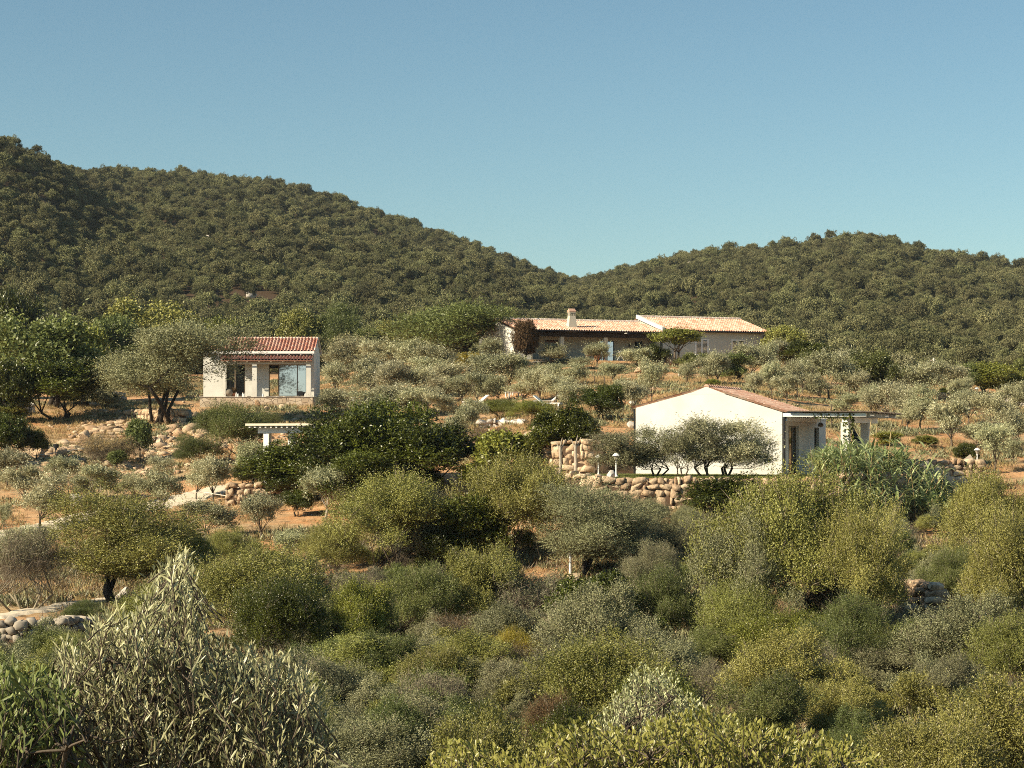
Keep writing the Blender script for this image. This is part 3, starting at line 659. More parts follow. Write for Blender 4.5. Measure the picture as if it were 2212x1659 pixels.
def terrace_things():
    e = empty('pergola', gl(0,0,0), H3['rz']); tag(e, 'flat white pergola roofed with cane matting against the gable house', 'pergola')
    s = MB(); rg = random.Random(3)
    for k in range(150):
        y = -.3+k*.055; s.tube([(.30+rg.uniform(0,.03), y, 2.94+rg.uniform(-.01,.012)), (4.15+rg.uniform(-.12,.06), y+rg.uniform(-.02,.02), 2.90+rg.uniform(-.02,.02))], .03, 5)
    s.build('cane_roof', M['cane'], e)
    for k in range(9):
        b = MB(); y = -.1+k*.98; b.box(.05, 3.85, y, y+.1, 2.70, 2.86); b.build('rafter', M['white_paint'], e)
    b = MB(); b.box(2.72, 2.98, .05, 7.8, 2.44, 2.69); b.build('beam', M['white_paint'], e)
    b = MB(); b.box(.02, .2, .1, 7.8, 2.50, 2.69); b.build('ledger', M['white_paint'], e)
    for y in (.1, 5.0):
        c = MB(); c.box(2.66, 3.04, y, y+.38, -.05, 2.43); c.build('post', M['stucco'], e)
    c = MB(); rg = np.random.default_rng(5)
    # creeper on the front post
    n = 420; zz = rg.uniform(.6, 2.75, n); ang = rg.uniform(0, 6.28, n); r_ = .22+.1*rg.random(n)
    Pn = np.stack([3.0+r_*np.cos(ang)*.8, .2+r_*np.sin(ang)*.9, zz], 1)
    n2 = 260; Pn2 = np.stack([rg.uniform(1.3, 3.3, n2), rg.uniform(-.15,.1,n2), 2.78+rg.normal(size=n2)*.09], 1); Pn = np.concatenate([Pn, Pn2])
    V, Fc = blades(rg, Pn, rg.normal(size=Pn.shape)+np.array([0,0,-.5]), .13, .09)
    o = link('creeper', np_mesh('creeper', V, Fc, rg.random(len(Fc))), None, M['dark']); o.location = gl(0,0,0); o.rotation_euler = (0,0,H3['rz'])
    tag(o, 'dark climbing creeper on the front pergola post', 'creeper')
    # hanging lantern
    b = MB(); b.lathe([(0,.06),(.11,.08),(.14,.14),(.11,.22),(.04,.27),(0,.27)], n=14); w = MB(); w.tube([(0,0,.27),(0,0,.52)], .01, 5)
    small('hanging_lantern', 'woven brown lantern hanging under the pergola', 'lantern', gl(1.5,1.3,2.17), [('shade', b, M['cane']), ('cord', w, M['black'])])
    # folding chairs
    def chair(loc, rz, lb):
        e = empty('folding_chair', loc, rz); tag(e, lb, 'chair', 'folding chairs on the terrace')
        for sx in (-.23, .23):
            m = MB(); m.bar((sx,-.28,0), (sx,.22,.62), .04, .025); m.build('leg', M['wood'], e)
            m = MB(); m.bar((sx*.9,.26,0), (sx*.9,-.2,.46), .04, .025); m.build('leg', M['wood'], e)
            m = MB(); m.bar((sx,.1,.44), (sx,.34,1.02), .035, .025); m.build('back_post', M['wood'], e)
            m = MB(); m.bar((sx*1.05,-.22,.66), (sx*1.05,.22,.68), .05, .025); m.build('armrest', M['wood'], e)
        m = MB()
        for k in range(6): m.box(-.22,.22,-.22+k*.075,-.165+k*.075,.45,.47)
        m.build('seat', M['wood'], e); m = MB()
        for k in range(5): m.bar((-.16+k*.08,.16,.52), (-.16+k*.08,.33,1.0), .045, .015)
        m.build('backrest', M['wood'], e)
    chair(gl(.85, 4.3, 0.03), H3['rz']+math.radians(-75), 'folding wooden chair nearest the glass door of the gable house')
    chair(gl(.8, 5.9, 0.03), H3['rz']+math.radians(-80), 'folding wooden chair further along the shaded side wall')
    b = MB(); b.lathe([(0,0),(.16,.01),(.2,.06),(.14,.12),(0,.14)], n=12); o = b.build('cushion', M['red'], smooth=True); o.location = gl(.35,.6,.0); o.scale = (1.3,.8,1); tag(o, 'crumpled red cushion on the terrace floor by the downpipe', 'cushion')
    m = MB(); m.box(.0, 4.4, -.2, 9.5, -.12, -.0); o = m.build('terrace_paving', M['stone_pale']); o.location = gl(0,0,0.02); o.rotation_euler = (0,0,H3['rz']); tag(o, 'pale paved terrace beside the gable house', None, None, 'structure')
    # dark folded parasol behind the terrace
    c = MB(); c.lathe([(.03,.0),(.03,.7),(.28,.8),(.2,1.6),(.04,2.3),(0,2.35)], n=10); q = gl(2.2, 9.3, 0); o = c.build('folded_parasol', M['black']); o.location = q; o.rotation_euler = (0,-.3,0); tag(o, 'dark folded parasol leaning behind the terrace', 'parasol')
terrace_things()

# ------------------------------------------------------------------ long house on the crest
def long_house():
    e = empty('long_house', H2['o'], H2['rz']); tag(e, 'long low house with pale tiled roofs, chimney and shuttered wing', 'house')
    # right wing
    m = MB(); D0 = 10.6; hw = 2.75
    wins = [(3.24,4.48,.67,2.1),(6.9,8.2,.67,2.1)]
    wall_open(m, 0, 10.2, -.6, hw, 0, .3, wins); m.box(0, 10.2, D0-.3, D0, -.6, hw)
    for xa, xb in ((0,.3),(9.9,10.2)):
        poly = [(.3 if True else 0,-.6),(D0-.3,-.6),(D0-.3,hw),(D0/2,4.12),(.3,hw)]
        vs = [(xa,y,z) for y,z in poly]+[(xb,y,z) for y,z in poly]; n = 5
        m.add(vs, [tuple(range(n)), tuple(range(2*n-1,n-1,-1))]+[(i,n+i,n+(i+1)%n,(i+1)%n) for i in range(n)])
    m.build('wall', M['stucco_grey'], e)
    a = math.atan2(4.32-2.9, D0/2+.35); up = (0,math.cos(a),math.sin(a)); upb = (0,-math.cos(a),math.sin(a)); sl_ = (D0/2+.4)/math.cos(a)
    s = MB()
    for y0, y1 in ((-.35, D0/2), (D0+.35, D0/2)):
        v = [(-.02,y0,2.78),(10.4,y0,2.78),(10.4,y1,4.2),(-.02,y1,4.2)]
        s.add(v+[(x,y,z+.06) for x,y,z in v], [(0,1,2,3),(4,5,6,7),(0,1,5,4),(1,2,6,5),(3,0,4,7)])
    s.build('roof_deck', M['dark_wood'], e)
    r = tile_roof('roof', M['tile_pale'], e, (-.02,-.45,2.87), (1,0,0), up, 10.5, sl_+.05, .24, .42, .06, 11)
    tile_roof('roof', M['tile_pale'], e, (-.02,D0+.45,2.87), (1,0,0), upb, 10.5, sl_+.05, .24, .42, .06, 12)
    ridge_caps('ridge_tiles', M['tile_cap'], r, (-.02,D0/2,4.40), (10.5,D0/2,4.40), .12)
    g_ = MB(); g_.tube([(-.05,-.5,2.80),(10.5,-.5,2.80)], .07, 8); g_.tube([(10.25,-.42,2.72),(10.1,-.06,2.5),(10.1,-.06,2.2)], .05, 6); g_.build('gutter', M['dark_metal'], e)
    # white raised verge between the two roofs
    v = MB(); poly = [(-.42,2.80),(D0/2,4.22),(D0/2,4.56),(-.42,3.12)]
    vs = [(-.28,y,z) for y,z in poly]+[(-.03,y,z) for y,z in poly]; v.add(vs, [(0,1,2,3),(7,6,5,4),(0,4,5,1),(1,5,6,2),(2,6,7,3),(3,7,4,0)])
    v.build('parapet', M['stucco'], e)
    m = MB(); poly = [(-.3,-.6),(0,-.6)]
    # shuttered windows
    for x0, x1, z0, z1 in wins:
        fr = MB(); w = .07
        fr.box(x0-w, x0, -.03, .05, z0-w, z1+w); fr.box(x1, x1+w, -.03, .05, z0-w, z1+w); fr.box(x0, x1, -.03, .05, z1, z1+w); fr.box(x0-.12, x1+.12, -.08, .05, z0-.13, z0-w-.002)
        o = fr.build('window', M['white_paint'], e); xm = (x0+x1)/2
        pn = MB(); pn.box(x0, x1, .14, .16, z0, z1); pn.build('pane', M['glass_dark'], o)
        for xa, xb in ((x0+.01, xm-.01), (xm+.01, x1-.01)):
            sh = MB(); sh.box(xa, xa+.07, -.02, .02, z0, z1); sh.box(xb-.07, xb, -.02, .02, z0, z1); sh.box(xa+.07, xb-.07, -.02, .02, z1-.07, z1); sh.box(xa+.07, xb-.07, -.02, .02, z0, z0+.07)
            z = z0+.1
            while z < z1-.1: sh.bar((xa+.07, 0, z), (xb-.07, 0, z), .012, .05, up=(0,-.6,.8)); z += .105
            sh.build('shutter', M['white_paint'], o)
    # left wing with the deep porch
    m = MB(); x0 = -14.3; yw = 2.6; D1 = 9.2; hw2 = 2.5
    ops = [(-10.44,-8.75,.9,1.95),(-5.1,-3.66,.06,1.95),(-1.65,-.85,.06,1.95)]
    wall_open(m, x0+.3, -.02, -.6, hw2, yw, yw+.3, ops); m.box(x0+.3, -.02, D1-.3, D1, -.6, hw2)
    m.build('wall', M['stucco_cream'], e)
    m = MB(); poly = [(0,-.6),(D1,-.6),(D1,hw2),(D1/2,3.6),(0,hw2)]; n = 5
    vs = [(x0,y,z) for y,z in poly]+[(x0+.3,y,z) for y,z in poly]
    m.add(vs, [tuple(range(n)), tuple(range(2*n-1,n-1,-1))]+[(i,n+i,n+(i+1)%n,(i+1)%n) for i in range(n)])
    m.box(x0+.3, x0+1.5, 0, .3, -.6, 2.3); m.build('gable_wall', M['stucco'], e)
    a = math.atan2(3.75-2.62, D1/2+.5); up = (0,math.cos(a),math.sin(a)); upb = (0,-math.cos(a),math.sin(a)); sl_ = (D1/2+.55)/math.cos(a)
    r = tile_roof('roof', M['tile_pale'], e, (x0-.1,-.55,2.66), (1,0,0), up, -x0-.2, sl_+.05, .24, .42, .06, 13)
    tile_roof('roof', M['tile_pale'], e, (x0-.1,D1+.55,2.66), (1,0,0), upb, -x0-.2, sl_+.05, .24, .42, .06, 14)
    ridge_caps('ridge_tiles', M['tile_cap'], r, (x0-.1,D1/2,3.86), (-.3,D1/2,3.86), .12)
    s = MB()
    for y0, y1 in ((-.5, D1/2), (D1+.5, D1/2)):
        v = [(x0-.05,y0,2.56),(-.3,y0,2.56),(-.3,y1,3.68),(x0-.05,y1,3.68)]
        s.add(v+[(x,y,z+.05) for x,y,z in v], [(0,1,2,3),(4,5,6,7),(0,1,5,4),(1,2,6,5),(3,0,4,7)])
    s.build('roof_deck', M['dark_wood'], e)
    g_ = MB(); g_.tube([(x0-.1,-.62,2.60),(-.3,-.62,2.60)], .07, 8); g_.build('gutter', M['dark_metal'], e)
    s = MB(); s.box(x0+1.5, -.3, .02, .3, 2.12, 2.5); s.build('porch_beam', M['dark_wood'], e)
    for x in (-13.0+.2, -9.8, -5.6, -.45):
        c = MB(); c.box(x-.17, x+.17, .04, .38, -.6, 2.11); c.build('pillar', M['stucco_cream'], e)
    for (xa, xb, za, zb), mt, nm in zip(ops, ('wood','glass','glass_dark'), ('window','glass_door','door')):
        fr = MB(); w = .07; y = yw+.1
        fr.box(xa,xa+w,y-.04,y+.04,za,zb); fr.box(xb-w,xb,y-.04,y+.04,za,zb); fr.box(xa+w,xb-w,y-.04,y+.04,zb-w,zb); fr.box(xa+w,xb-w,y-.04,y+.04,za,za+w)
        o = fr.build(nm, M['dark_wood'], e); pn = MB(); pn.box(xa+w,xb-w,y-.01,y+.01,za+w,zb-w); pn.build('pane', M[mt], o)
    pf = MB(); pf.box(x0, 0, -.6, yw, -.1, .04); pf.build('porch_floor', M['concrete'], e)
    # chimney
    cx, cy_ = -8.5, 1.05; c = MB(); z0, z1 = 2.6, 4.02
    c.add([(cx-.47,cy_-.4,z0),(cx+.47,cy_-.4,z0),(cx+.47,cy_+.4,z0),(cx-.47,cy_+.4,z0),(cx-.27,cy_-.24,z1),(cx+.27,cy_-.24,z1),(cx+.27,cy_+.24,z1),(cx-.27,cy_+.24,z1)],
          [(0,3,2,1),(4,5,6,7),(0,1,5,4),(1,2,6,5),(2,3,7,6),(3,0,4,7)])
    for dx in (-.27,.0,.2):
        pass
    for px in (-.27, -.09, .09, .21):
        c.box(cx+px, cx+px+.06, cy_-.24, cy_-.18, z1, z1+.3); c.box(cx+px, cx+px+.06, cy_+.18, cy_+.24, z1, z1+.3)
    c.box(cx-.27, cx-.21, cy_-.06, cy_+.06, z1, z1+.3)
    c.box(cx-.29, cx+.29, cy_-.26, cy_+.26, z1+.3, z1+.36)
    ch = c.build('chimney', M['stucco_cream'], r)
    t = MB()
    t.tube([(cx-.32,cy_-.13,z1+.43),(cx+.32,cy_-.13,z1+.43)], .12, 8); t.tube([(cx-.32,cy_+.13,z1+.43),(cx+.32,cy_+.13,z1+.43)], .12, 8); t.tube([(cx-.30,cy_,z1+.56),(cx+.30,cy_,z1+.56)], .10, 8)
    t.build('chimney_cap', M['tile_pale'], e)
    s = MB(); s.box(-2.25,-2.13,yw-.08,yw-.02,1.4,1.75); s.build('wall_lamp', M['dark_metal'], e)
long_house()
def l2(x, y, z=0): p = loc2w(H2, x, y); return Vector((p[0], p[1], H2['o'][2]+z))
def table(loc, rz, lb, w=1.2):
    e = empty('folding_table', loc, rz); tag(e, lb, 'table')
    m = MB(); m.box(-w/2, w/2, -.3, .3, .74, .78); m.build('table_top', M['white_paint'], e)
    for sx in (-1, 1):
        for k in range(2):
            m = MB(); m.bar((sx*(w/2-.1)-.25*(1 if k else -1), -.2+.4*k, 0), (sx*(w/2-.1)+.25*(1 if k else -1), -.2+.4*k, .74), .05, .03); m.build('leg', M['white_paint'], e)
table(l2(-4.1,-.9,.05), H2['rz'], 'white folding table with crossed legs before the long house porch')
# terracotta pots and garden chair on the long house porch
for k, (x, y, s, lb) in enumerate([(-.4,-1.6,.34,'terracotta pot on the rockery by the grey wing'),(-6.9,-.9,.28,'terracotta pot near the porch pillar of the long house')]):
    b = MB(); b.lathe([(0,0),(s*.6,0),(s,s*1.5),(s*1.1,s*1.5),(s*1.1,s*1.7),(s*.9,s*1.7),(s*.8,s*1.5),(0,s*1.45)], n=14); c = MB(); rg = random.Random(k)
    for j in range(70):
        a = rg.uniform(0,6.28); rr = rg.uniform(.1,.4); c.bar((0,0,s*1.4), (math.cos(a)*rr, math.sin(a)*rr, s*1.4+rg.uniform(.2,.5)), .05, .01)
    q = l2(x, y); small('flower_pot', lb, 'plant pot', Vector((q.x, q.y, hz(q.x,q.y)+.02)), [('pot', b, M['terracotta']), ('foliage', c, M['green_grass'])])
for k, x in enumerate((-7.4,-6.2)):
    e = empty('garden_chair', l2(x,-.3,.05), H2['rz']+.5*k); tag(e, ['brown garden chair on the long house porch beside the olive crown','brown garden chair nearer the chimney side pillar on the porch'][k], 'chair')
    m = MB(); m.box(-.24,.24,-.24,.24,.42,.46); m.build('seat', M['wood'], e); m = MB(); m.box(-.24,.24,.2,.24,.47,.95); m.build('backrest', M['wood'], e)
    for sx in (-.21,.21):
        for sy in (-.21,.21): m = MB(); m.box(sx-.02,sx+.02,sy-.02,sy+.02,0,.42); m.build('leg', M['wood'], e)

# ------------------------------------------------------------------ garden pergola among the dark bushes
def garden_pergola():
    A = P(578, 1050, 110); A.z = hz(A.x, A.y); top = -(938-H)/F*110
    rz = math.radians(-24); e = empty('pergola', A, rz); tag(e, 'white garden pergola half hidden behind the dark mastic bushes', 'pergola')
    h = top - A.z + .05
    for x, y in ((0,0),(0,2.6),(4.0,0),(4.0,2.6)):
        c = MB(); c.box(x-.16,x+.16,y-.16,y+.16,-.3,h); c.build('post', M['white_paint'], e)
    for y in (0, 2.6):
        b = MB(); b.box(-.55, 4.5, y-.1, y+.1, h+.001, h+.30); b.build('beam', M['white_paint'], e)
    for k in range(17):
        b = MB(); x = -.75+k*.33; b.box(x-.05, x+.05, -.62, 3.1, h+.302, h+.40); b.build('rafter', M['white_paint'], e)
    s = MB(); s.box(-.95, 4.8, -.72, 3.25, h+.402, h+.52); s.build('roof', M['stucco_cream'], e)
garden_pergola()

# ------------------------------------------------------------------ lamps, poles, loungers
def lamp(u, vt, vb, lb, Y=None, mat='white_paint'):
    if Y is None: q = ground_at(u, vb)
    else: q = P(u, vb, Y); q.z = hz(q.x, q.y)
    h = -(vt-H)/F*q.y - q.z; s = h/1.75 if h < 3 else 1.2
    e = empty('garden_lamp', q); tag(e, lb, 'lamp', 'white garden lamps')
    k = .9
    p = MB(); p.lathe([(.10,0),(.10,.06),(.05,.14),(.035,.2),(.03,h-.42*k),(.05,h-.40*k),(.03,h-.36*k)], n=10); p.build('post', M[mat], e)
    g_ = MB(); g_.lathe([(.05,h-.36*k),(.11,h-.14*k),(.0,h-.14*k)], n=6); g_.build('lantern_glass', M['stone_grey'], e)
    c = MB(); c.lathe([(.17,h-.14*k),(.16,h-.12*k),(.07,h-.03*k),(.02,h-.02*k),(.015,h),(0,h)], n=8); c.lathe([(0,h-.15*k),(.17,h-.14*k)], n=8); c.build('lamp_hood', M[mat], e)
lamp(1331, 978, 1036, 'white garden lamp on the terrace wall before the gable house', 88.6)
lamp(1293, 982, 1036, 'white garden lamp nearer the orange stone wall', 90.5)
lamp(2111, 967, 1022, 'tall white garden lamp beside the standing stone and round stone wall')
lamp(2110, 836, 862, 'small distant garden lamp beside the pale driveway')
lamp(2062, 862, 880, 'tiny white garden lamp among the upper olives')
q = ground_at(2017, 830, 175); h_ = -(773-H)/F*q.y - q.z
p = MB(); p.tube([(0,0,-.2),(0,0,h_)], [.10,.07], 8); w = MB(); b_ = ground_at(1905, 800, 190); end = P(1905, 815, q.y+25) - q
w.tube([(0,0,h_-.1), Vector((0,0,h_-.1)).lerp(end,.5)+Vector((0,0,-.6)), end], .02, 4)
small('utility_pole', 'pale utility pole with a sagging wire against the wooded hill', 'pole', q, [('pole', p, M['stone_pale']), ('wire', w, M['stone_pale'])])
q = ground_at(1232, 1262); p = MB(); p.tube([(0,0,-.1),(0,0,1.05)], .05, 8); c = MB(); c.lathe([(0,1.05),(.06,1.05),(.06,1.12),(0,1.14)], n=8)
small('marker_post', 'short white post in the deep shade under the leaning tree', 'post', q, [('shaft', p, M['white_paint']), ('cap', c, M['white_paint'])])
def lounger(u, v, rz, lb):
    q = ground_at(u, v); e = empty('sun_lounger', q, rz); tag(e, lb, 'sun lounger', 'white sun loungers among the olives')
    m = MB(); m.box(-.7,.55,-.32,.32,.33,.39); m.build('seat', M['white_paint'], e); m = MB(); m.bar((.5,0,.36), (1.12,0,.85), .6, .05, up=(-.6,0,.8)); m.build('backrest', M['white_paint'], e)
    for sx in (-.6,.45):
        for sy in (-.27,.27): m = MB(); m.box(sx-.04,sx+.04,sy-.04,sy+.04,-.15,.33); m.build('leg', M['white_paint'], e)
for (u, v, rz, lb) in [(1122,850,.3,'white sun lounger under the olives below the yellow leaved bush'),(1112,858,.5,'lower of two white sun loungers close together among the olives'),(1176,878,.2,'white sun lounger nearest the dark round hedge bush'),
    (872,856,2.9,'grey white sun lounger in the middle of the olive grove'),(779,870,.2,'sun lounger close to the shaded end of the porch house'),(798,869,.1,'second sun lounger close to the porch house end'),(1022,880,.4,'white sun lounger just above the big dark bushes'),(1190,884,2.8,'white sun lounger farthest down the slope by the green bush')]:
    lounger(u, v, rz, lb)
for k, (u, v) in enumerate([(1264,832),(1284,833),(1306,835),(1796,925)]):
    q = ground_at(u, v); m = MB(); m.tube([(0,0,-.1),(0,0,.7 if k < 3 else 1.4)], .03, 6); o = m.build('stake', M['bark']); o.location = q
    tag(o, ['thin wooden stake on the bare soil above the round hedge bush, left one','middle thin stake on the bare soil above the round hedge bush','right thin stake on the bare soil above the round hedge bush','tall thin stake on the soil behind the cane pergola'][k], 'stake', 'garden stakes')
for k, pts in enumerate([[(55,1004),(120,994),(190,984),(235,978)],[(230,975),(300,972),(345,965)],[(380,1084),(440,1082),(500,1092),(530,1090)],[(1110,800),(1160,795),(1200,790)]]):
    m = MB(); pp = [ground_at(u, v) for u, v in pts]; o0 = pp[0].copy(); m.tube([Vector((q.x-o0.x, q.y-o0.y, q.z-o0.z+.45)) for q in pp], .022, 5)
    o = m.build('irrigation_hose', M['stone_pale']); o.location = o0
    tag(o, ['pale irrigation hose strung below the stone steps','pale irrigation hose crossing the trunk of the dark sapling','pale hose lying by the boulder wall and gravel path','pale hose strung between olives below the long house'][k], 'hose')
q = ground_at(121, 985); b = MB(); b.lathe([(0,0),(.16,0),(.17,.4),(.15,.4),(0,.38)], n=12); o = b.build('bucket', M['black']); o.location = q+Vector((0,0,.3)); tag(o, 'black bucket on the orange plot beside the steps', 'bucket')
for k in range(3):
    m = MB(); m.tube([(0,0,0),(1.0,.0,.05),(2.0,0,-.05)], .04, 6); o = m.build('white_pipe', M['white_paint']); q = P(1990, 1182+k*9, 84); o.location = q; o.rotation_euler = (0,.05,-.2)
    tag(o, ['topmost white pipe in the dark gully beside the reeds','middle white pipe in the dark gully beside the reeds','lowest white pipe in the dark gully beside the reeds'][k], 'pipe')

# ------------------------------------------------------------------ plants
def lobes(rng, w, h, base, n, r, flat=1.0, dome=False):
    out = []; hc = base + (h-base)*.5; A = np.array([w/2, w/2, (h-base)/2])
    for i in range(n):
        d = rng.normal(size=3); d /= np.linalg.norm(d)
        if dome and d[2] < -.2: d[2] *= -.6
        k = rng.uniform(.35, 1.0)**.5*(1-r*.9); c = d*A*k; rr = r*rng.uniform(.75, 1.3)
        out.append((c[0], c[1], hc+c[2], w/2*rr*1.25, (h-base)/2*rr*1.35*flat))
    return np.array(out)
def lobes2(rng, w, h, base, n, r, sub=7, rs=.42, flat=1.0, dome=True):
    a = lobes(rng, w, h, base, n, r, flat, dome); out = []
    for c in a:
        for _ in range(sub):
            d = rng.normal(size=3); d /= np.linalg.norm(d); d[2] = d[2] if d[2] > -.3 else -d[2]; k = rng.uniform(.5, .95); q = rs*rng.uniform(.7, 1.35)
            out.append((c[0]+d[0]*c[3]*k, c[1]+d[1]*c[3]*k, c[2]+d[2]*c[4]*k, c[3]*q, c[4]*q*1.25))
    return np.array(out)
def shoots(rng, lb, n, per, slen, L, W, up=.6, spread=.6, shell=.35, under=-.35):
    i = rng.integers(0, len(lb), n); d = norm(rng.normal(size=(n, 3))); d[:, 2] = np.where(d[:, 2] < under, -d[:, 2], d[:, 2])
    rad = np.stack([lb[i, 3], lb[i, 3], lb[i, 4]], 1); k = rng.random((n, 1))**shell
    s = lb[i, :3] + d*rad*k*.85
    sd = norm(d + np.array([0, 0, up]) + rng.normal(size=(n, 3))*spread*.6)
    t = (np.arange(per)/per)[None, :, None]; sl2 = slen*rng.uniform(.6, 1.3, (n, 1, 1))*np.where(rng.random((n,1,1)) < .13, rng.uniform(1.5, 2.7, (n,1,1)), 1.0)
    p = s[:, None] + sd[:, None]*t*sl2 ; p = p.reshape(-1, 3) + rng.normal(size=(n*per, 3))*L*.35
    ld = norm(np.repeat(sd, per, 0) + rng.normal(size=(n*per, 3))*.75)
    V, Fc = blades(rng, p, ld, L*rng.uniform(.7, 1.25, n*per), W*rng.uniform(.75, 1.2, n*per), np.repeat(norm(d+np.array([0,0,.5])), per, 0))
    rn = np.clip(np.repeat(rng.random(len(lb))[i]*.4 + rng.random(n)*.33, per) + rng.random(n*per)*.27, 0, 1)
    return V, Fc, rn
def limbs(rng, lb, base_r, nst=1, stem_h=.5, nl=9, spread=.3, twigs=0):
    m = MB(); k = rng.choice(len(lb), min(nl, len(lb)), replace=False)
    stems = [np.array([rng.normal()*spread*.3, rng.normal()*spread*.3, -.25]) for _ in range(nst)]
    tops = [s + np.array([rng.normal()*spread, rng.normal()*spread, stem_h+.25]) for s in stems]
    for s, t in zip(stems, tops):
        mid = (s+t)/2 + rng.normal(size=3)*.06*stem_h; m.tube([s, mid, t], [base_r*1.25, base_r, base_r*.85], 7)
    for j, q in enumerate(k):
        t = tops[j % nst]; e = lb[q, :3]; mid = t*.5+e*.5 + rng.normal(size=3)*.12*np.linalg.norm(e-t); mid[2] += .08*np.linalg.norm(e-t)
        r = base_r*rng.uniform(.35, .6); m.tube([t, t*.7+mid*.3, mid, e], [r, r*.85, r*.6, r*.2], 5)
        for _ in range(twigs):
            a = mid*.4+e*.6; b = e + rng.normal(size=3)*np.array([lb[q,3], lb[q,3], lb[q,4]])*.8; m.tube([a, (a+b)/2+rng.normal(size=3)*.05, b], [r*.3, r*.2, r*.08], 4, cap=False)
    return m
# kind: nominal width, height, trunk-free height, lobes..., leaf shoots ..., leaf material, trunk settings
KIND = {
 'olive':   dict(w=2.7,h=2.9,b=.45,nl=8,r=.44,sub=4,rs=.5,n=1150,per=9,sl=.46,L=.13,W=.05,up=1.0,mat='olive',tr=(.06,1,.6,9,.1,1),bark='bark',var=6),
 'shade':   dict(w=5.2,h=4.6,b=-.3,nl=13,r=.38,sub=6,n=14000,per=9,sl=.34,L=.060,W=.026,up=.5,mat='wild',tr=(.075,3,1.2,22,.35,2),bark='bark_dark',var=2),
 'manystem': dict(w=5.2,h=4.8,b=.7,nl=13,r=.38,sub=6,n=12000,per=9,sl=.36,L=.07,W=.030,up=.5,mat='wildgrey',tr=(.05,6,1.7,26,.8,3),bark='bark_dark',var=1),
 'shrub':   dict(w=5.0,h=4.2,b=-1.3,nl=13,r=.38,sub=7,n=15000,per=9,sl=.36,L=.062,W=.026,up=.9,mat='wild',tr=(.05,4,.4,22,.5,1),bark='bark',var=4),
 'near':    dict(w=3.4,h=3.0,b=-1.0,nl=11,r=.40,sub=7,n=10500,per=9,sl=.27,L=.055,W=.022,up=1.0,mat='wild',tr=(.03,4,.4,26,.4,2),bark='bark',var=4),
 'dark':    dict(w=4.2,h=3.2,b=-1.0,nl=9,r=.42,sub=6,n=5600,per=9,sl=.20,L=.095,W=.055,up=.3,mat='dark',tr=(.06,3,.4,8,.4,0),bark='bark_dark',var=3),
 'far':     dict(w=5.0,h=4.2,b=-.3,nl=9,r=.42,sub=6,n=3600,per=7,sl=.40,L=.19,W=.10,up=.4,mat='medium',tr=(.12,2,1.0,10,.3,0),bark='bark_dark',var=3),
 'wispy':   dict(w=6.5,h=4.6,b=-.2,nl=9,r=.40,sub=5,n=3600,per=9,sl=.75,L=.20,W=.045,up=-.1,mat='medium',tr=(.16,2,1.3,12,.4,1),bark='bark_dark',var=2),
 'twiggy':  dict(w=3.6,h=2.8,b=-.3,nl=34,r=.22,n=2100,per=6,sl=.22,L=.06,W=.024,up=.8,mat='wildgrey',tr=(.04,5,.5,34,.5,6),bark='twig',var=3),
 'broad':   dict(w=2.6,h=2.8,b=.5,nl=22,r=.28,n=1500,per=8,sl=.30,L=.17,W=.08,up=.1,mat='medium',tr=(.06,1,.8,8,.1,0),bark='bark',var=2),
 'pine':    dict(w=3.6,h=3.2,b=1.7,nl=22,r=.26,n=1900,per=8,sl=.25,L=.12,W=.055,up=.5,mat='fresh',tr=(.08,2,1.2,14,.3,2),bark='bark',var=1,flat=.7),
 'bower':   dict(w=3.2,h=3.4,b=-.3,nl=8,r=.42,sub=5,n=2600,per=9,sl=.42,L=.09,W=.034,up=1.0,mat='olive',tr=(.05,3,.6,14,.3,2),bark='bark',var=3),
}
PROTO = {}
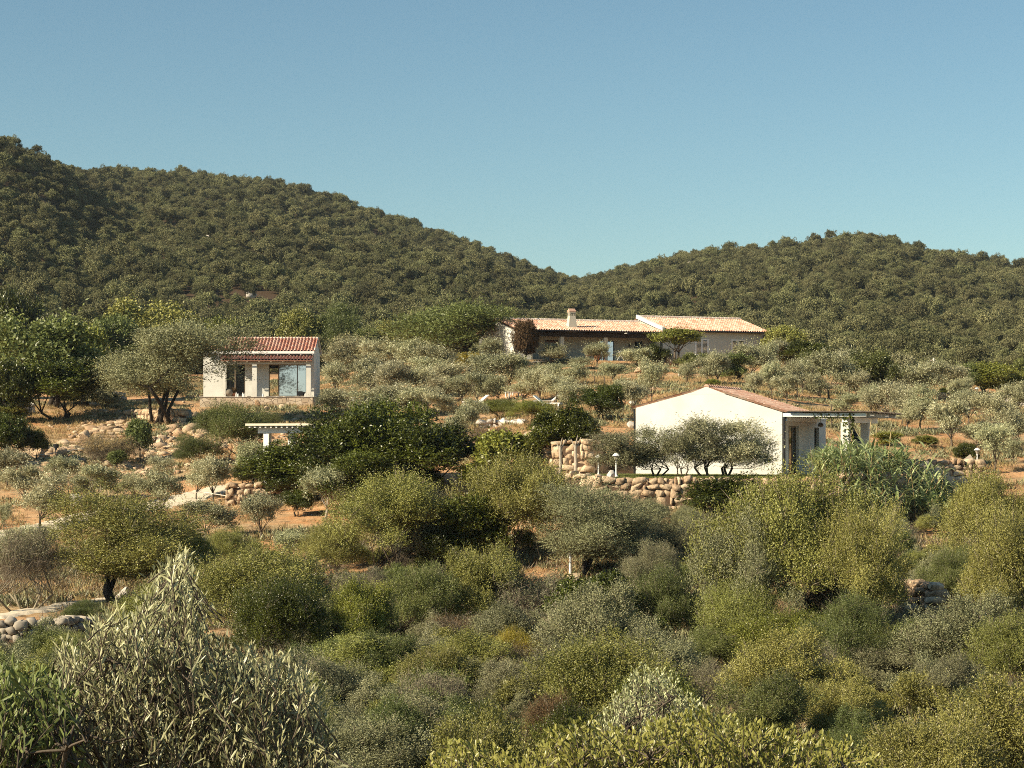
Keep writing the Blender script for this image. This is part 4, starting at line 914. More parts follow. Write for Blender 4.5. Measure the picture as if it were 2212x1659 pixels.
def proto(kind, seed):
    key = (kind, seed)
    if key in PROTO: return PROTO[key]
    k = KIND[kind]; rng = np.random.default_rng(hash(kind) % 1000 if False else sum(map(ord, kind))*13 + seed*101)
    lb = lobes2(rng, k['w'], k['h'], k['b'], k['nl'], k['r'], k['sub'], k.get('rs', .45), k.get('flat', 1.0), kind in ('shrub','near','dark')) if 'sub' in k else lobes(rng, k['w'], k['h'], k['b'], k['nl'], k['r'], k.get('flat', 1.0), dome=kind == 'twiggy')
    V, Fc, rn = shoots(rng, lb, k['n'], k['per'], k['sl'], k['L'], k['W'], k['up'])
    if kind in ('twiggy',):
        n = 5200; i = rng.integers(0, len(lb), n); d = norm(rng.normal(size=(n,3))+np.array([0,0,.9])); c = lb[i,:3] + rng.normal(size=(n,3))*np.stack([lb[i,3],lb[i,3],lb[i,4]],1)*.5
        V2, F2 = blades(rng, c, d, .5*rng.uniform(.5,1.3,n), .011); 
        tw = np_mesh('twigs', V2, F2, rng.random(n)); tw.materials.append(M['twig'])
    elif kind in ('near','shrub','shade','bower'):
        n = 1500; i = rng.integers(0, len(lb), n); d = norm(rng.normal(size=(n,3))*.8+np.array([0,0,.6])+norm(lb[i,:3])*.6); c = lb[i,:3] + d*np.stack([lb[i,3],lb[i,3],lb[i,4]],1)*rng.uniform(.3, 1.05, (n,1)); sc_ = k['w']/3.4
        V2, F2 = blades(rng, c, d, .42*sc_*rng.uniform(.4,1.4,n), .011*sc_); tw = np_mesh('twigs', V2, F2, rng.random(n)); tw.materials.append(M['twig'])
    else: tw = None
    cm = np_mesh('crown', V, Fc, rn); cm.materials.append(M[k['mat']])
    t = k['tr']; tm = limbs(rng, lb, t[0], t[1], t[2], t[3], t[4], t[5])
    me = bpy.data.meshes.new('trunk'); me.from_pydata(tm.v, [], tm.f); me.polygons.foreach_set('use_smooth', [True]*len(tm.f)); me.materials.append(M[k['bark']]); me.update()
    a = me.attributes.new('rnd', 'FLOAT', 'FACE'); a.data.foreach_set('value', tm.r)
    rad = np.percentile(np.abs(V[:, 0]), 95.5); zt = np.percentile(V[:, 2], 98)
    PROTO[key] = (cm, me, tw, rad, zt); return PROTO[key]
PLANTS = []
def plant(kind, u, vt, vb, w, name, look, cat, mat=None, bark=None, Y=None, seed=None, wy=None):
    i = len(PLANTS); k = KIND[kind]; sd = (i*7) % k['var'] if seed is None else seed
    if Y is None: q = ground_at(u, vb)
    else: q = P(u, vb, Y); q.z = hz(q.x, q.y)
    hgt = -(vt-H)/F*q.y - q.z; wid = w/F*q.y
    if hgt < .3: hgt = .6
    rr = random.Random(i*31+5); e = empty(name, q, rr.uniform(0, 6.28))
    cm, tm, tw, rad, zt = proto(kind, sd)
    sx = wid/(2*rad); sz = hgt/zt; e.scale = (sx, sx if wy is None else sx*wy, sz)
    for nm, me, mt in (('crown', cm, mat), ('trunk', tm, bark), ('twigs', tw, None)):
        if me is None: continue
        o = link(nm, me, e)
        if nm == 'trunk' and mat == 'wildgrey' and kind in ('near','shrub'): mt = 'twig'
        if mt: o.material_slots[0].link = 'OBJECT'; o.material_slots[0].material = M[mt]
    PLANTS.append(dict(e=e, look=look, cat=cat, u=u, v=(vt+vb)/2, w=w, h=vb-vt, name=name)); return e

OL = 'silvery olive tree'
for t in [ # olive trees: u, top, bottom, width
 (90,1038,1146,108),(14,985,1052,90),(50,1020,1092,80),(135,1000,1058,82),(217,1018,1090,100),(345,1033,1117,97),(424,1010,1082,62),(462,1003,1085,80),(346,1000,1044,56),
 (567,1080,1168,88),(450,1096,1165,105),(10,1100,1152,44),(547,970,1042,75),(72,1150,1210,125),(20,1170,1235,90),(635,1160,1215,85),(175,1040,1085,60),(290,1040,1090,70),
 (735,750,816,76),(770,755,805,80),(825,755,812,84),(880,752,822,92),(940,763,822,80),(1065,750,792,72),(1188,745,792,66),(1288,744,792,62),(1376,756,800,64),
 (725,800,862,60),(795,790,862,92),(845,798,866,92),(915,790,842,92),(970,803,852,80),(1052,783,846,92),(1100,783,842,82),(1150,793,836,80),(1193,790,836,80),(1232,788,836,70),(1327,788,828,62),(1255,775,800,55),
 (1000,830,872,72),(1037,824,876,72),(1075,828,872,70),(1132,828,872,80),(1166,815,872,62),(1203,828,874,72),(1230,845,895,72),(950,868,908,72),
 (726,860,908,92),(783,863,915,100),(843,850,902,100),(890,856,902,82),(922,853,892,72),(1000,893,976,62),(1022,880,926,60),(960,835,870,70),(900,815,860,80),
 (1365,843,892,62),(1409,798,874,76),(1352,838,890,58),(1485,788,834,46),(1529,775,834,52),(1553,765,834,56),(1622,748,822,78),(1655,745,822,62),(1690,740,802,72),
 (1668,800,858,62),(1722,800,858,58),(1630,826,858,42),(1697,830,870,60),(1735,795,852,62),(1795,778,864,86),(1832,775,852,72),(1770,825,868,60),(1850,820,870,60),
 (2004,800,870,88),(2050,805,858,84),(1915,845,908,88),(1948,850,922,80),(1987,850,928,72),(1880,850,900,60),(2052,880,968,82),(2095,860,918,82),(2142,865,934,84),(2200,845,905,95),
 (2200,900,968,64),(2148,930,1020,74),(2115,925,975,60),(2190,960,1000,50),(1830,870,905,60),(2080,835,870,60),(1960,880,930,60)]:
    plant('olive', t[0], t[1]-((2 if 1140 < t[0] < 1700 and t[2] < 840 else 17) if t[2] < 930 else 12), t[2], t[3]*.9, 'olive_tree', OL, 'tree')
plant('olive', 702,1010,1122,102, 'olive_tree', 'young olive tree with white forked trunk', 'tree', bark='bark_pale')
for t in [(1335,938,1038,112),(1415,928,1034,104),(1470,938,1032,86),(1528,908,1036,116),(1580,915,1040,130)]:
    plant('bower', *t, 'olive_tree', 'feathery olive tree against the gable wall', 'tree', mat='olive' if t[0] > 1500 else 'wildgrey', Y=89.5+ (t[0]%3)*.5)
for t in [(52,1146,1318,120),(1560,1430,1540,110),(1640,1440,1560,120),(1720,1450,1560,110),(1500,1440,1530,90)]:
    plant('twiggy', *t, 'thin_tree', 'thin grey half bare tree', 'tree')
plant('broad', 302,910,1001,48, 'sapling', 'dark leaved sapling on the orange slope', 'tree')
plant('broad', 253,975,1015,34, 'sapling', 'tiny green sapling on the orange slope', 'tree')
plant('broad', 1092,940,1068,120, 'citrus_tree', 'glossy broad leaved fruit tree', 'tree', mat='fresh')
plant('dark', 1215,888,985,120, 'round_tree', 'round dark green tree over the stone wall', 'tree', Y=100)
plant('broad', 1040,1000,1080,80, 'citrus_tree', 'sparse broad leaved fruit tree', 'tree', mat='fresh')
for k, u in enumerate((1210, 1243)):   # two slender pale trunks
    q = ground_at(u, 1034); m = MB(); h_ = -((966 if k == 0 else 962)-H)/F*q.y - q.z
    m.tube([(0,0,-.2),(.02,0,h_*.5),(0,0,h_)], [.09,.075,.06], 8); m.tube([(0,0,h_*.85),(.25,.1,h_*1.25)], [.04,.015], 5); m.tube([(0,0,h_*.9),(-.2,.05,h_*1.2)], [.04,.015], 5); m.tube([(0,0,h_),(.1,-.1,h_*1.3)], [.04,.015], 5)
    e = empty('slender_tree', q); tag(e, ['thicker slender pale trunk before the tall orange stone wall','thinner slender pale trunk before the tall orange stone wall'][k], 'tree'); m.build('trunk', M['bark_pale'], e)
# round-headed trees and shrubs
for t, mt, lk, nm in [
 ((250,1075,1306,292),'wild','broad round tree with dark forked trunk','wild_olive_tree'),
 ((350,708,920,238),'wildgrey','large many stemmed olive tree','wild_olive_tree'),
 ((1272,1058,1255,225),'wildgrey','leaning grey green tree with bare trunk','wild_olive_tree'),
 ((1460,712,792,88),'fresh','umbrella shaped tree with twisted trunk','umbrella_tree')]:
    plant('pine' if nm == 'umbrella_tree' else 'manystem' if 'stemmed' in lk else 'shade', *t, nm, lk, 'tree', mat=mt)
YG = 'yellow green wild olive bush'; GG = 'grey green bush'; DG = 'dark green mastic bush'; MG = 'medium green bush'
for t, mt, lk in [
 ((400,1145,1275,120),'fresh',MG),((505,1150,1235,115),'wild',YG),((575,1195,1400,265),'wild',YG),((830,1040,1255,292),'wild',YG),((720,1130,1260,130),'wild',YG),((940,1080,1240,130),'wildgrey',GG),
 ((1120,1000,1225,192),'wild',YG),((1400,1085,1175,125),'wildgrey',GG),((1340,1100,1190,120),'wildgrey',GG),((1405,1180,1305,120),'wildgrey',GG),
 ((1730,1045,1400,290),'wild','tallest domed wild olive'),((1625,1120,1440,230),'wildgrey',GG),((1850,1115,1400,185),'wild',YG),((1820,1300,1490,190),'medium',MG),((1590,1270,1450,150),'wild',YG),
 ((2140,1040,1290,215),'wild',YG),((2190,1120,1420,190),'wild',YG),((2062,1195,1320,120),'medium',MG),((650,1300,1420,150),'medium',MG),
 ((490,880,1005,172),'medium',MG),((428,948,1012,95),'medium',MG),((565,893,928,75),'medium',MG),((1085,866,908,84),'fresh',MG),((1140,868,918,95),'fresh',MG),
 ((1060,1215,1345,150),'wild',YG),((1450,1240,1420,165),'medium',MG),((1530,1120,1230,110),'wildgrey',GG),((1480,1100,1180,80),'wildgrey',GG),((340,1290,1335,90),'medium',MG),((178,1300,1345,80),'medium',MG)]:
    plant('shrub', *t, 'bush', lk, 'bush', mat=mt)
for t in [(672,962,1078,200),(745,905,1075,190),(830,880,1072,230),(932,930,1068,196),(625,1000,1085,120),(765,985,1105,170),(140,785,908,175),(215,716,800,125),(1297,836,908,98),(1730,743,806,105),(1558,1036,1122,150),(1010,1080,1245,165),
          (1290,1250,1425,150),(1350,1320,1440,130),(15,900,1005,95),(60,930,1000,70),(1416,748,792,48),(2086,960,1008,48),(2052,838,864,44),(530,1010,1048,60),(960,1140,1250,110),(1190,905,960,80),(880,1010,1075,120),(640,1060,1115,70)]:
    plant('dark', *t, 'mastic_bush', DG, 'bush')
for t, mt, lk, nm in [
 ((110,698,880,215),'medium','tall brownish green tree','evergreen_tree'),((28,640,800,90),'dark','dark tree at the slope top','evergreen_tree'),((60,740,880,110),'medium','shaded green tree','evergreen_tree'),
 ((300,660,790,165),'wild','light yellow green tree behind the large olive','evergreen_tree'),((395,682,780,60),'wild','narrow pale green tree','evergreen_tree'),
 ((650,678,790,95),'wild','pale green rounded tree','evergreen_tree'),((848,700,775,85),'wild','small pale green rounded tree','evergreen_tree'),((190,780,880,120),'medium','shaded green tree','evergreen_tree'),
 ((1697,710,790,90),'wild','yellow green tree beside the shuttered wing','evergreen_tree'),((1888,765,862,90),'medium','tall green rounded tree','evergreen_tree'),
 ((2130,788,852,92),'fresh','deep green rounded tree','evergreen_tree'),((2170,795,850,70),'fresh','deep green rounded tree','evergreen_tree'),((2212,780,845,55),'medium','tall green rounded tree','evergreen_tree'),
 ((1590,768,822,78),'medium','round dark garden tree','garden_tree'),((1540,820,836,30),'fresh','low round shrub','garden_shrub'),((1500,765,800,60),'medium','round dark garden tree','garden_tree'),
 ((1925,935,965,54),'fresh','low green shrub','garden_shrub'),((1999,942,968,48),'fresh','low green shrub','garden_shrub'),((1015,765,805,66),'yellow','yellow leaved bush','garden_shrub'),
 ((25,880,915,70),'wild','low yellow green shrub','garden_shrub'),((1133,697,790,52),'brownleaf','reddish flowering climber shrub on the house front','garden_shrub'),
 ((225,835,885,60),'wildgrey','pale dry shrub','garden_shrub'),
 ((0,700,860,120),'medium','tall brownish green tree','evergreen_tree'),((175,715,870,120),'fresh','dark leafy tree','evergreen_tree'),((75,690,800,110),'wildgrey','pale green tree','evergreen_tree'),((240,690,800,90),'medium','dark leafy tree','evergreen_tree'),
 ((20,790,915,110),'dark','dark tree at the slope top','evergreen_tree'),((470,695,790,80),'fresh','small pale green rounded tree','evergreen_tree'),((700,690,790,70),'medium','small pale green rounded tree','evergreen_tree'),((790,715,790,60),'medium','dark leafy tree','evergreen_tree'),
 ((905,710,790,60),'wild','small pale green rounded tree','evergreen_tree'),((1760,765,830,80),'medium','dark leafy tree','evergreen_tree'),((1950,770,850,80),'wildgrey','pale green tree','evergreen_tree'),((2080,790,850,70),'medium','dark leafy tree','evergreen_tree')]:
    plant('far', *t, nm, lk, 'tree' if 'tree' in nm else 'bush', mat=mt)
plant('wispy', 745,664,790,132, 'mimosa_tree', 'feathery green tree', 'tree')
plant('wispy', 985,664,790,225, 'mimosa_tree', 'wide feathery spreading tree', 'tree')
for t, lk, mt in [((940,1230,1345,115),'grey twiggy half bare shrub','wildgrey'),((1140,1240,1380,190),'grey twiggy half bare shrub','wildgrey'),((720,1300,1410,110),'grey twiggy half bare shrub','wildgrey'),
     ((850,1290,1390,150),'brown twiggy dry shrub','brownleaf'),((1000,1330,1420,150),'brown twiggy dry shrub','brownleaf'),((1062,920,990,84),'rusty brown dry shrub','brownleaf'),((1100,1395,1510,140),'brown twiggy dry shrub','brownleaf'),
     ((1230,1330,1430,120),'brown twiggy dry shrub','brownleaf'),((240,940,1010,110),'straw coloured dry shrub','straw'),((215,950,1005,60),'straw coloured dry shrub','straw'),((1820,1240,1380,150),'grey twiggy half bare shrub','wildgrey'),
     ((780,1230,1330,120),'grey twiggy half bare shrub','wildgrey'),((1040,1230,1330,90),'grey twiggy half bare shrub','wildgrey'),((1380,1420,1540,130),'grey twiggy half bare shrub','wildgrey')]:
    plant('twiggy', *t, 'dry_shrub', lk, 'shrub', mat=mt)
# bushes on the near valley floor
for t, mt, lk, Y in [
 ((810,1385,1600,285),'wild',YG,48),((720,1440,1640,150),'wildgrey',GG,44),((940,1410,1600,170),'wild',YG,46),((1120,1368,1480,90),'yellow','yellow leaved bush',54),
 ((1150,1450,1600,180),'wildgrey',GG,44),((1300,1395,1620,265),'wild',YG,40),((1190,1515,1680,130),'brownleaf','rusty brown dry bush',38),((1430,1370,1540,150),'wildgrey',GG,48),
 ((2100,1300,1540,240),'wildgrey',GG,50),((2190,1340,1600,160),'wild',YG,48),((1920,1400,1570,180),'wildgrey',GG,50),((2050,1430,1600,120),'wildgrey',GG,45),
 ((2180,1480,1760,300),'wild','bright yellow green bush',33),((2010,1570,1780,260),'wild','bright yellow green bush',31),((1830,1480,1640,150),'wild',YG,40),((1680,1330,1500,170),'fresh',MG,53),
 ((900,1520,1720,220),'wildgrey',GG,37),((780,1560,1750,220),'wildgrey',GG,36),((1060,1560,1760,220),'wild',YG,30),((1250,1540,1720,160),'dark',DG,34),((650,1480,1700,160),'wild',YG,38),((1560,1360,1480,130),'medium',MG,55),
 ((960,1440,1560,90),'medium',MG,47),((1330,1350,1480,110),'medium',MG,52)]:
    plant('near', *t, 'bush', lk, 'bush', mat=mt, Y=Y)

_r = random.Random(12); _n = 0
for vb in range(1340, 1720, 78):
    for uu_ in range(-40, 2260, 215):
        u_ = uu_ + _r.uniform(-60, 60) + (80 if (vb//62) % 2 else 0); v_ = vb + _r.uniform(-22, 22)
        if u_ < 760 and v_ < 1400 and not (480 < u_ < 700): continue
        if 1440 < u_ < 1700 and 1470 < v_ < 1600 or 1850 < u_ < 2080 and 1500 < v_ < 1600: continue
        if u_ < 620 and v_ > 1420: continue
        if 1880 < u_ < 2060 and 1290 < v_ < 1450: continue
        if 1480 < u_ < 1980 and v_ < 1490 or 1180 < u_ < 1380 and v_ < 1400: continue
        kd, mt, lk, nm, ct = _r.choice([('near','wild',YG,'bush','bush')]*3+[('near','wildgrey',GG,'bush','bush')]*2+[('near','medium',MG,'bush','bush'),('near','dark',DG,'bush','bush')]+[('near','medium',MG,'bush','bush'),('twiggy','wildgrey','grey twiggy half bare shrub','dry_shrub','shrub'),('twiggy','brownleaf','brown twiggy dry shrub','dry_shrub','shrub'),('near','fresh',MG,'bush','bush')])
        w_ = _r.uniform(110, 210); h_ = w_*_r.uniform(.75, 1.05); Yg = float(np.interp(v_, [1330,1400,1480,1560,1640,1720], [66,58,51,44,38,33]))
        plant(kd, u_, v_-h_, v_, w_, nm, lk, ct, mat=mt, Y=Yg)
# ---- giant reeds
def reeds():
    rng = np.random.default_rng(77); V = []; Fc = []; R = []; b = 0; st = MB()
    o0 = ground_at(1905, 1150); 
    def blade_strip(p, d, L, W, droop, r):
        nonlocal b
        d = d/np.linalg.norm(d); side = np.cross(d, [0,0,1]); side /= np.linalg.norm(side)+1e-9; n = 5; pts = []; q = p.copy(); dd = d.copy()
        for k in range(n+1):
            w = W*(1-(k/n)**1.6)*(.6+.4*min(1, k*2/n)); tw = side + np.array([0,0,.25*math.sin(k)])
            V.append(q-tw*w/2); V.append(q+tw*w/2); q = q + dd*L/n; dd = dd + np.array([0,0,-droop]); dd /= np.linalg.norm(dd)
        for k in range(n): Fc.append((b+2*k, b+2*k+1, b+2*k+3, b+2*k+2)); R.append(r)
        b += 2*(n+1)
    objs = []
    for i in range(210):
        t = rng.random(); u = 1775 + t*285; Yb = rng.uniform(85.5, 91)
        x = (u-1106)/F*Yb; z = hz(x, Yb); top = np.interp(u, [1770,1800,1850,1900,1940,1990,2030,2060], [1010,965,955,960,950,1000,1040,1080]) + abs(rng.normal())*45
        Lh = max(-(top-H)/F*Yb - z, 1.0); lean = np.array([rng.normal()*.16 + (t-.45)*.45, rng.normal()*.14-.08, 1.0])
        if rng.random() < .18: lean = np.array([rng.normal()*.3+(t-.4)*1.0, -.5, .55]); Lh *= .8
        p = np.array([x, Yb, z]) - np.array(o0); lean /= np.linalg.norm(lean); pts = []; q = p.copy(); d = lean.copy(); n = 11
        for k in range(n+1): pts.append(q.copy()); q = q + d*Lh/n; d = d + np.array([lean[0]*.05, lean[1]*.05, -.012]); d /= np.linalg.norm(d)
        st.tube(pts, [.016]*n+[.006], 4, cap=False)
        for k in range(2, n+1):
            for s in range(2 if k > 4 else 1):
                a = rng.uniform(0, 6.28); dr = np.array([math.cos(a), math.sin(a), rng.uniform(.3, 1.1)]) + d*.5
                blade_strip(pts[k] + rng.normal(size=3)*.03, dr, rng.uniform(.6, 1.05), rng.uniform(.075, .13), rng.uniform(.12, .42), rng.random())
    e = empty('reed_clump', o0); tag(e, 'tall clump of giant reeds with arching leaves beside the terrace', 'reeds')
    me = np_mesh('foliage', np.array(V), np.array(Fc), R); link('foliage', me, e, M['reed']); st.build('stems', M['straw'], e)
    pl = MB()
    for u, v0, v1 in ((1895,915,1010),(1882,905,1000),(2040,1010,1070),(1925,930,1010)):
        a = P(u-8, v1, 88)-o0; c = P(u, v0, 88)-o0; pl.tube([a, c], [.02,.012], 4); pl.tube([c-(c-a)*.22, c], [.035,.01], 5)
    pl.build('plumes', M['straw'], e)
reeds()
# ---- agave and cycad
def rosette(u, v, n, L, W, name, lb, mat, el=(.3,1.2), arch=0.1):
    q = ground_at(u, v); rng = np.random.default_rng(int(u)); m = MB()
    for k in range(n):
        a = k*2.4 + rng.normal()*.1; e_ = rng.uniform(*el); d = Vector((math.cos(a)*math.cos(e_), math.sin(a)*math.cos(e_), math.sin(e_))); s = Vector((-math.sin(a), math.cos(a), 0))
        p = Vector((0,0,.05)); pts = []
        for j in range(5):
            w = W*[.7,1,.9,.55,.05][j]; pts += [p-s*w/2, p+s*w/2]; p = p+d*L/4; d = (d+Vector((0,0,-arch))).normalized()
        m.add(pts, [(2*j,2*j+1,2*j+3,2*j+2) for j in range(4)])
    o = m.build(name, M[mat]); o.location = q; tag(o, lb, 'plant'); return o
rosette(1254-0, 792, 40, .8, .05, 'spiky_plant', 'spiky green plant beside the porch chairs', 'fresh')
rosette(1720, 812, 60, 1.3, .09, 'cycad', 'dark palm like cycad under the dark round bush', 'dark', (.2,1.4), .18)
rosette(970, 1080, 16, .8, .09, 'agave', 'pale agave rosette at the edge of the dark bushes', 'wildgrey', (.2,1.2), .0)
rosette(985, 1076, 14, .6, .08, 'agave', 'smaller pale agave behind the first', 'wildgrey', (.2,1.2), .0)

# ---- close foliage: olive with long leaves, and a broad-leaved bush
def inpoly(poly, p):
    x, y = p; c = False; n = len(poly)
    for i in range(n):
        ax, ay = poly[i]; bx, by = poly[(i+1) % n]
        if (ay > y) != (by > y) and x < (bx-ax)*(y-ay)/(by-ay)+ax: c = not c
    return c
def near_crown(name, lb, cat, poly, Y0, Y1, nshoot, per, L, W, matn, root, seed, up=1.0, slen=.22, bark='bark', tall=()):
    rng = np.random.default_rng(seed); xs = [p[0] for p in poly]; ys = [p[1] for p in poly]; S = []
    while len(S) < nshoot:
        u = rng.uniform(min(xs), max(xs)); v = rng.uniform(min(ys), max(ys))
        if inpoly(poly, (u, v)): 
            Y = rng.uniform(Y0, Y1); S.append(np.array(P(u, v, Y)))
    S = np.array(S); root = np.array(root)
    n = len(S); d = norm(np.stack([rng.normal(size=n)*.45 + (S[:,0]-root[0])*.18, rng.normal(size=n)*.45-.1, np.full(n, up) + rng.normal(size=n)*.25], 1))
    ln = slen*rng.uniform(.6, 1.4, n)
    V = []; Fc = []; R = []; b = 0
    t = np.linspace(0, 1, per); P_ = []; D_ = []; S_ = []; Ls = []
    for j in range(per):
        for sg in (-1, 1):
            side = norm(np.cross(d, rng.normal(size=(n,3)))); ld = norm(d*1.0 + side*(.55*(1-.5*t[j]))*1.0 + rng.normal(size=(n,3))*.15)
            P_.append(S + d*(ln*(t[j]-.8))[:,None]); D_.append(ld); Ls.append(L*rng.uniform(.65, 1.15, n)*(1-.25*t[j]))
    P_ = np.concatenate(P_); D_ = np.concatenate(D_); Ls = np.concatenate(Ls)[:,None]; m = len(P_)
    s = norm(np.cross(D_, norm(rng.normal(size=(m,3)))*.75 + np.array([-.45,-.5,.5]))); nn = np.cross(D_, s); Ws = W*rng.uniform(.8,1.2,(m,1)); cu = rng.normal(size=(m,1))*.12*Ls
    k0 = P_; k1a = P_+D_*Ls*.3+s*Ws*.42+nn*Ws*.12; k1m = P_+D_*Ls*.3+nn*cu*.3; k1b = P_+D_*Ls*.3-s*Ws*.42+nn*Ws*.12
    k2a = P_+D_*Ls*.68+s*Ws*.42+nn*(Ws*.12+cu*.7); k2m = P_+D_*Ls*.68+nn*cu*.7; k2b = P_+D_*Ls*.68-s*Ws*.42+nn*(Ws*.12+cu*.7); k3 = P_+D_*Ls+nn*cu
    Vv = np.stack([k0,k1a,k1m,k1b,k2a,k2m,k2b,k3],1).reshape(-1,3); bb = (np.arange(m)*8)[:,None]
    tri = np.array([(0,1,2),(0,2,3),(1,4,5),(1,5,2),(2,5,6),(2,6,3),(4,7,5),(5,7,6)])
    Fq = (bb[:,:,None]+tri[None]).reshape(-1,3); rn = np.repeat(np.clip(np.tile(rng.random(n)*.4, 2*per)+rng.random(m)*.6,0,1), 8)
    o0 = Vector((root[0], root[1], hz(root[0], root[1]))); e = empty(name, o0); tag(e, lb, cat)
    me = np_mesh('crown', Vv-np.array(o0), Fq, rn, smooth=True); link('crown', me, e, M[matn])
    tm = MB()
    for i in range(n): tm.tube([S[i]-d[i]*ln[i]*.95-np.array(o0), S[i]+d[i]*ln[i]*.15-np.array(o0)], [.0045,.0015], 4, cap=False)
    # limbs gather the shoots into branches
    cents = S[rng.choice(n, min(46, n), replace=False)]
    for c in cents:
        k = np.argsort(np.linalg.norm(S-c, axis=1))[:10]; j = c - np.array([0,0,.18]); 
        for q in k: a = S[q]-d[q]*ln[q]*.9; tm.tube([j-np.array(o0), (a+j)/2-np.array(o0)+rng.normal(size=3)*.015, a-np.array(o0)], [.008,.006,.0045], 4, cap=False)
        r0 = np.array([0,0,.6]); j2 = j-np.array(o0); m1 = j2*.55+r0*.45+rng.normal(size=3)*.1; tm.tube([r0, m1, j2], [.035,.018,.008], 5, cap=False)
    tm.tube([(0,0,-.3),(.03,.02,.3),(0,0,.7)], [.11,.09,.07], 8); tm.build('trunk', M[bark], e, smooth=True)
    return e
near_crown('olive_tree', 'close olive tree with long pale leaves and a tall leafy spire', 'tree',
  [(352,1240),(372,1215),(400,1205),(416,1240),(428,1290),(432,1340),(455,1390),(500,1420),(530,1400),(560,1430),(590,1430),(610,1420),(640,1425),(652,1450),(690,1500),(700,1560),(710,1720),(90,1720),(150,1500),(128,1420),(120,1395),(170,1400),(205,1350),(250,1325),(290,1345),(305,1300)],
  10.2, 12.6, 2900, 5, .074, .0102, 'near', (-1.75, 11.6, -3), 5)
for i, (u, v) in enumerate([(372,1200),(398,1198),(356,1222),(412,1192),(640,1385),(585,1412),(110,1385),(215,1335)]): pass
near_crown('olive_tree', 'shaded close olive tree in front with dark narrow leaves', 'tree',
  [(-60,1440),(20,1460),(60,1450),(110,1470),(150,1500),(140,1580),(170,1720),(-80,1720)], 9.0, 10.5, 620, 5, .075, .0145, 'medium', (-2.6, 9.8, -3), 6)
near_crown('laurel_bush', 'close glossy bush with broad yellow green leaves', 'bush',
  [(930,1640),(990,1600),(1060,1615),(1130,1640),(1180,1590),(1260,1560),(1350,1590),(1440,1560),(1500,1530),(1580,1560),(1660,1570),(1740,1590),(1830,1600),(1900,1650),(1950,1740),(900,1740)],
  15.0, 17.6, 2000, 5, .065, .022, 'nearfresh', (1.2, 16.4, -4), 7, up=.8, slen=.2)
near_crown('olive_tree', 'close olive tree with upright shoots above the broad leaved bush', 'tree',
  [(1290,1560),(1330,1500),(1380,1440),(1440,1450),(1480,1500),(1540,1540),(1540,1700),(1290,1700)], 21, 23.5, 900, 5, .06, .016, 'near', (1.4, 22.3, -4), 8)

# ------------------------------------------------------------------ labels that single out each plant
LM = [('the porch house',565,810),('the stone steps',200,950),('the boulder wall by the path',565,1070),('the gravel path bend',150,1130),('the garden pergola',600,930),('the long house chimney',1235,690),
      ('the shuttered wing',1540,745),('the white gable',1540,950),('the reed clump',1905,1080),('the utility pole',2017,790),('the tall garden lamp',2111,995),('the rubble wall gap',1975,1300),
      ('the close leafy olive spire',385,1300),('the leaning shade tree trunk',1270,1230),('the tall orange stone wall',1240,990),('the porch of the long house',1200,750),('the close broad leaved bush',1500,1600),
      ('the round hedge bush',1297,870),('the large domed wild olive',1735,1230),('the grove centre loungers',1120,860),('the dark bushes around the pergola',800,990),('the tumbled stone wall',790,1340),('the cane pergola',1860,905),('the grey lounger in the grove',872,856),('the narrow lower path',60,1325),('the yellow leaved bush',1120,1420),('the white marker post',1232,1240),('the thin bare trees',1640,1500),('the shaded open ground',1960,1540),
      ('the brown rusty bush',1190,1590),('the picture edge beyond the domed olive',2150,1400),('the big yellow green bush mass',820,1480),('the olive with upright shoots',1410,1540),('the spire olive right shoulder',690,1560),('the lower right bright bushes',2120,1600)]
ORD = ['nearest','second nearest','third nearest','fourth nearest','fifth nearest','sixth nearest','seventh nearest','eighth nearest','ninth nearest','tenth nearest','eleventh nearest','twelfth nearest']
bucket = {}
for p in PLANTS:
    nm, lu, lv = min(LM, key=lambda q: (q[1]-p['u'])**2+((q[2]-p['v'])*1.3)**2); du, dv = p['u']-lu, p['v']-lv
    rel = ('right of' if du > 0 else 'left of') if abs(du) > abs(dv)*1.2 else ('below' if dv > 0 else 'above')
    p['d'] = math.hypot(du, dv); bucket.setdefault((p['look'], nm, rel), []).append(p)
for (lk, nm, rel), ps in bucket.items():
    ps.sort(key=lambda q: q['d'])
    for i, p in enumerate(ps):
        lb = f"{lk} {rel} {nm}" + (f", {ORD[min(i,11)]}" if len(ps) > 1 else '')
        tag(p['e'], lb, p['cat'], {'olive_tree':'olive trees of the terraced grove','bush':'wild olive bushes on the slope','mastic_bush':'dark mastic bushes','dry_shrub':'dry twiggy shrubs'}.get(p['name']))

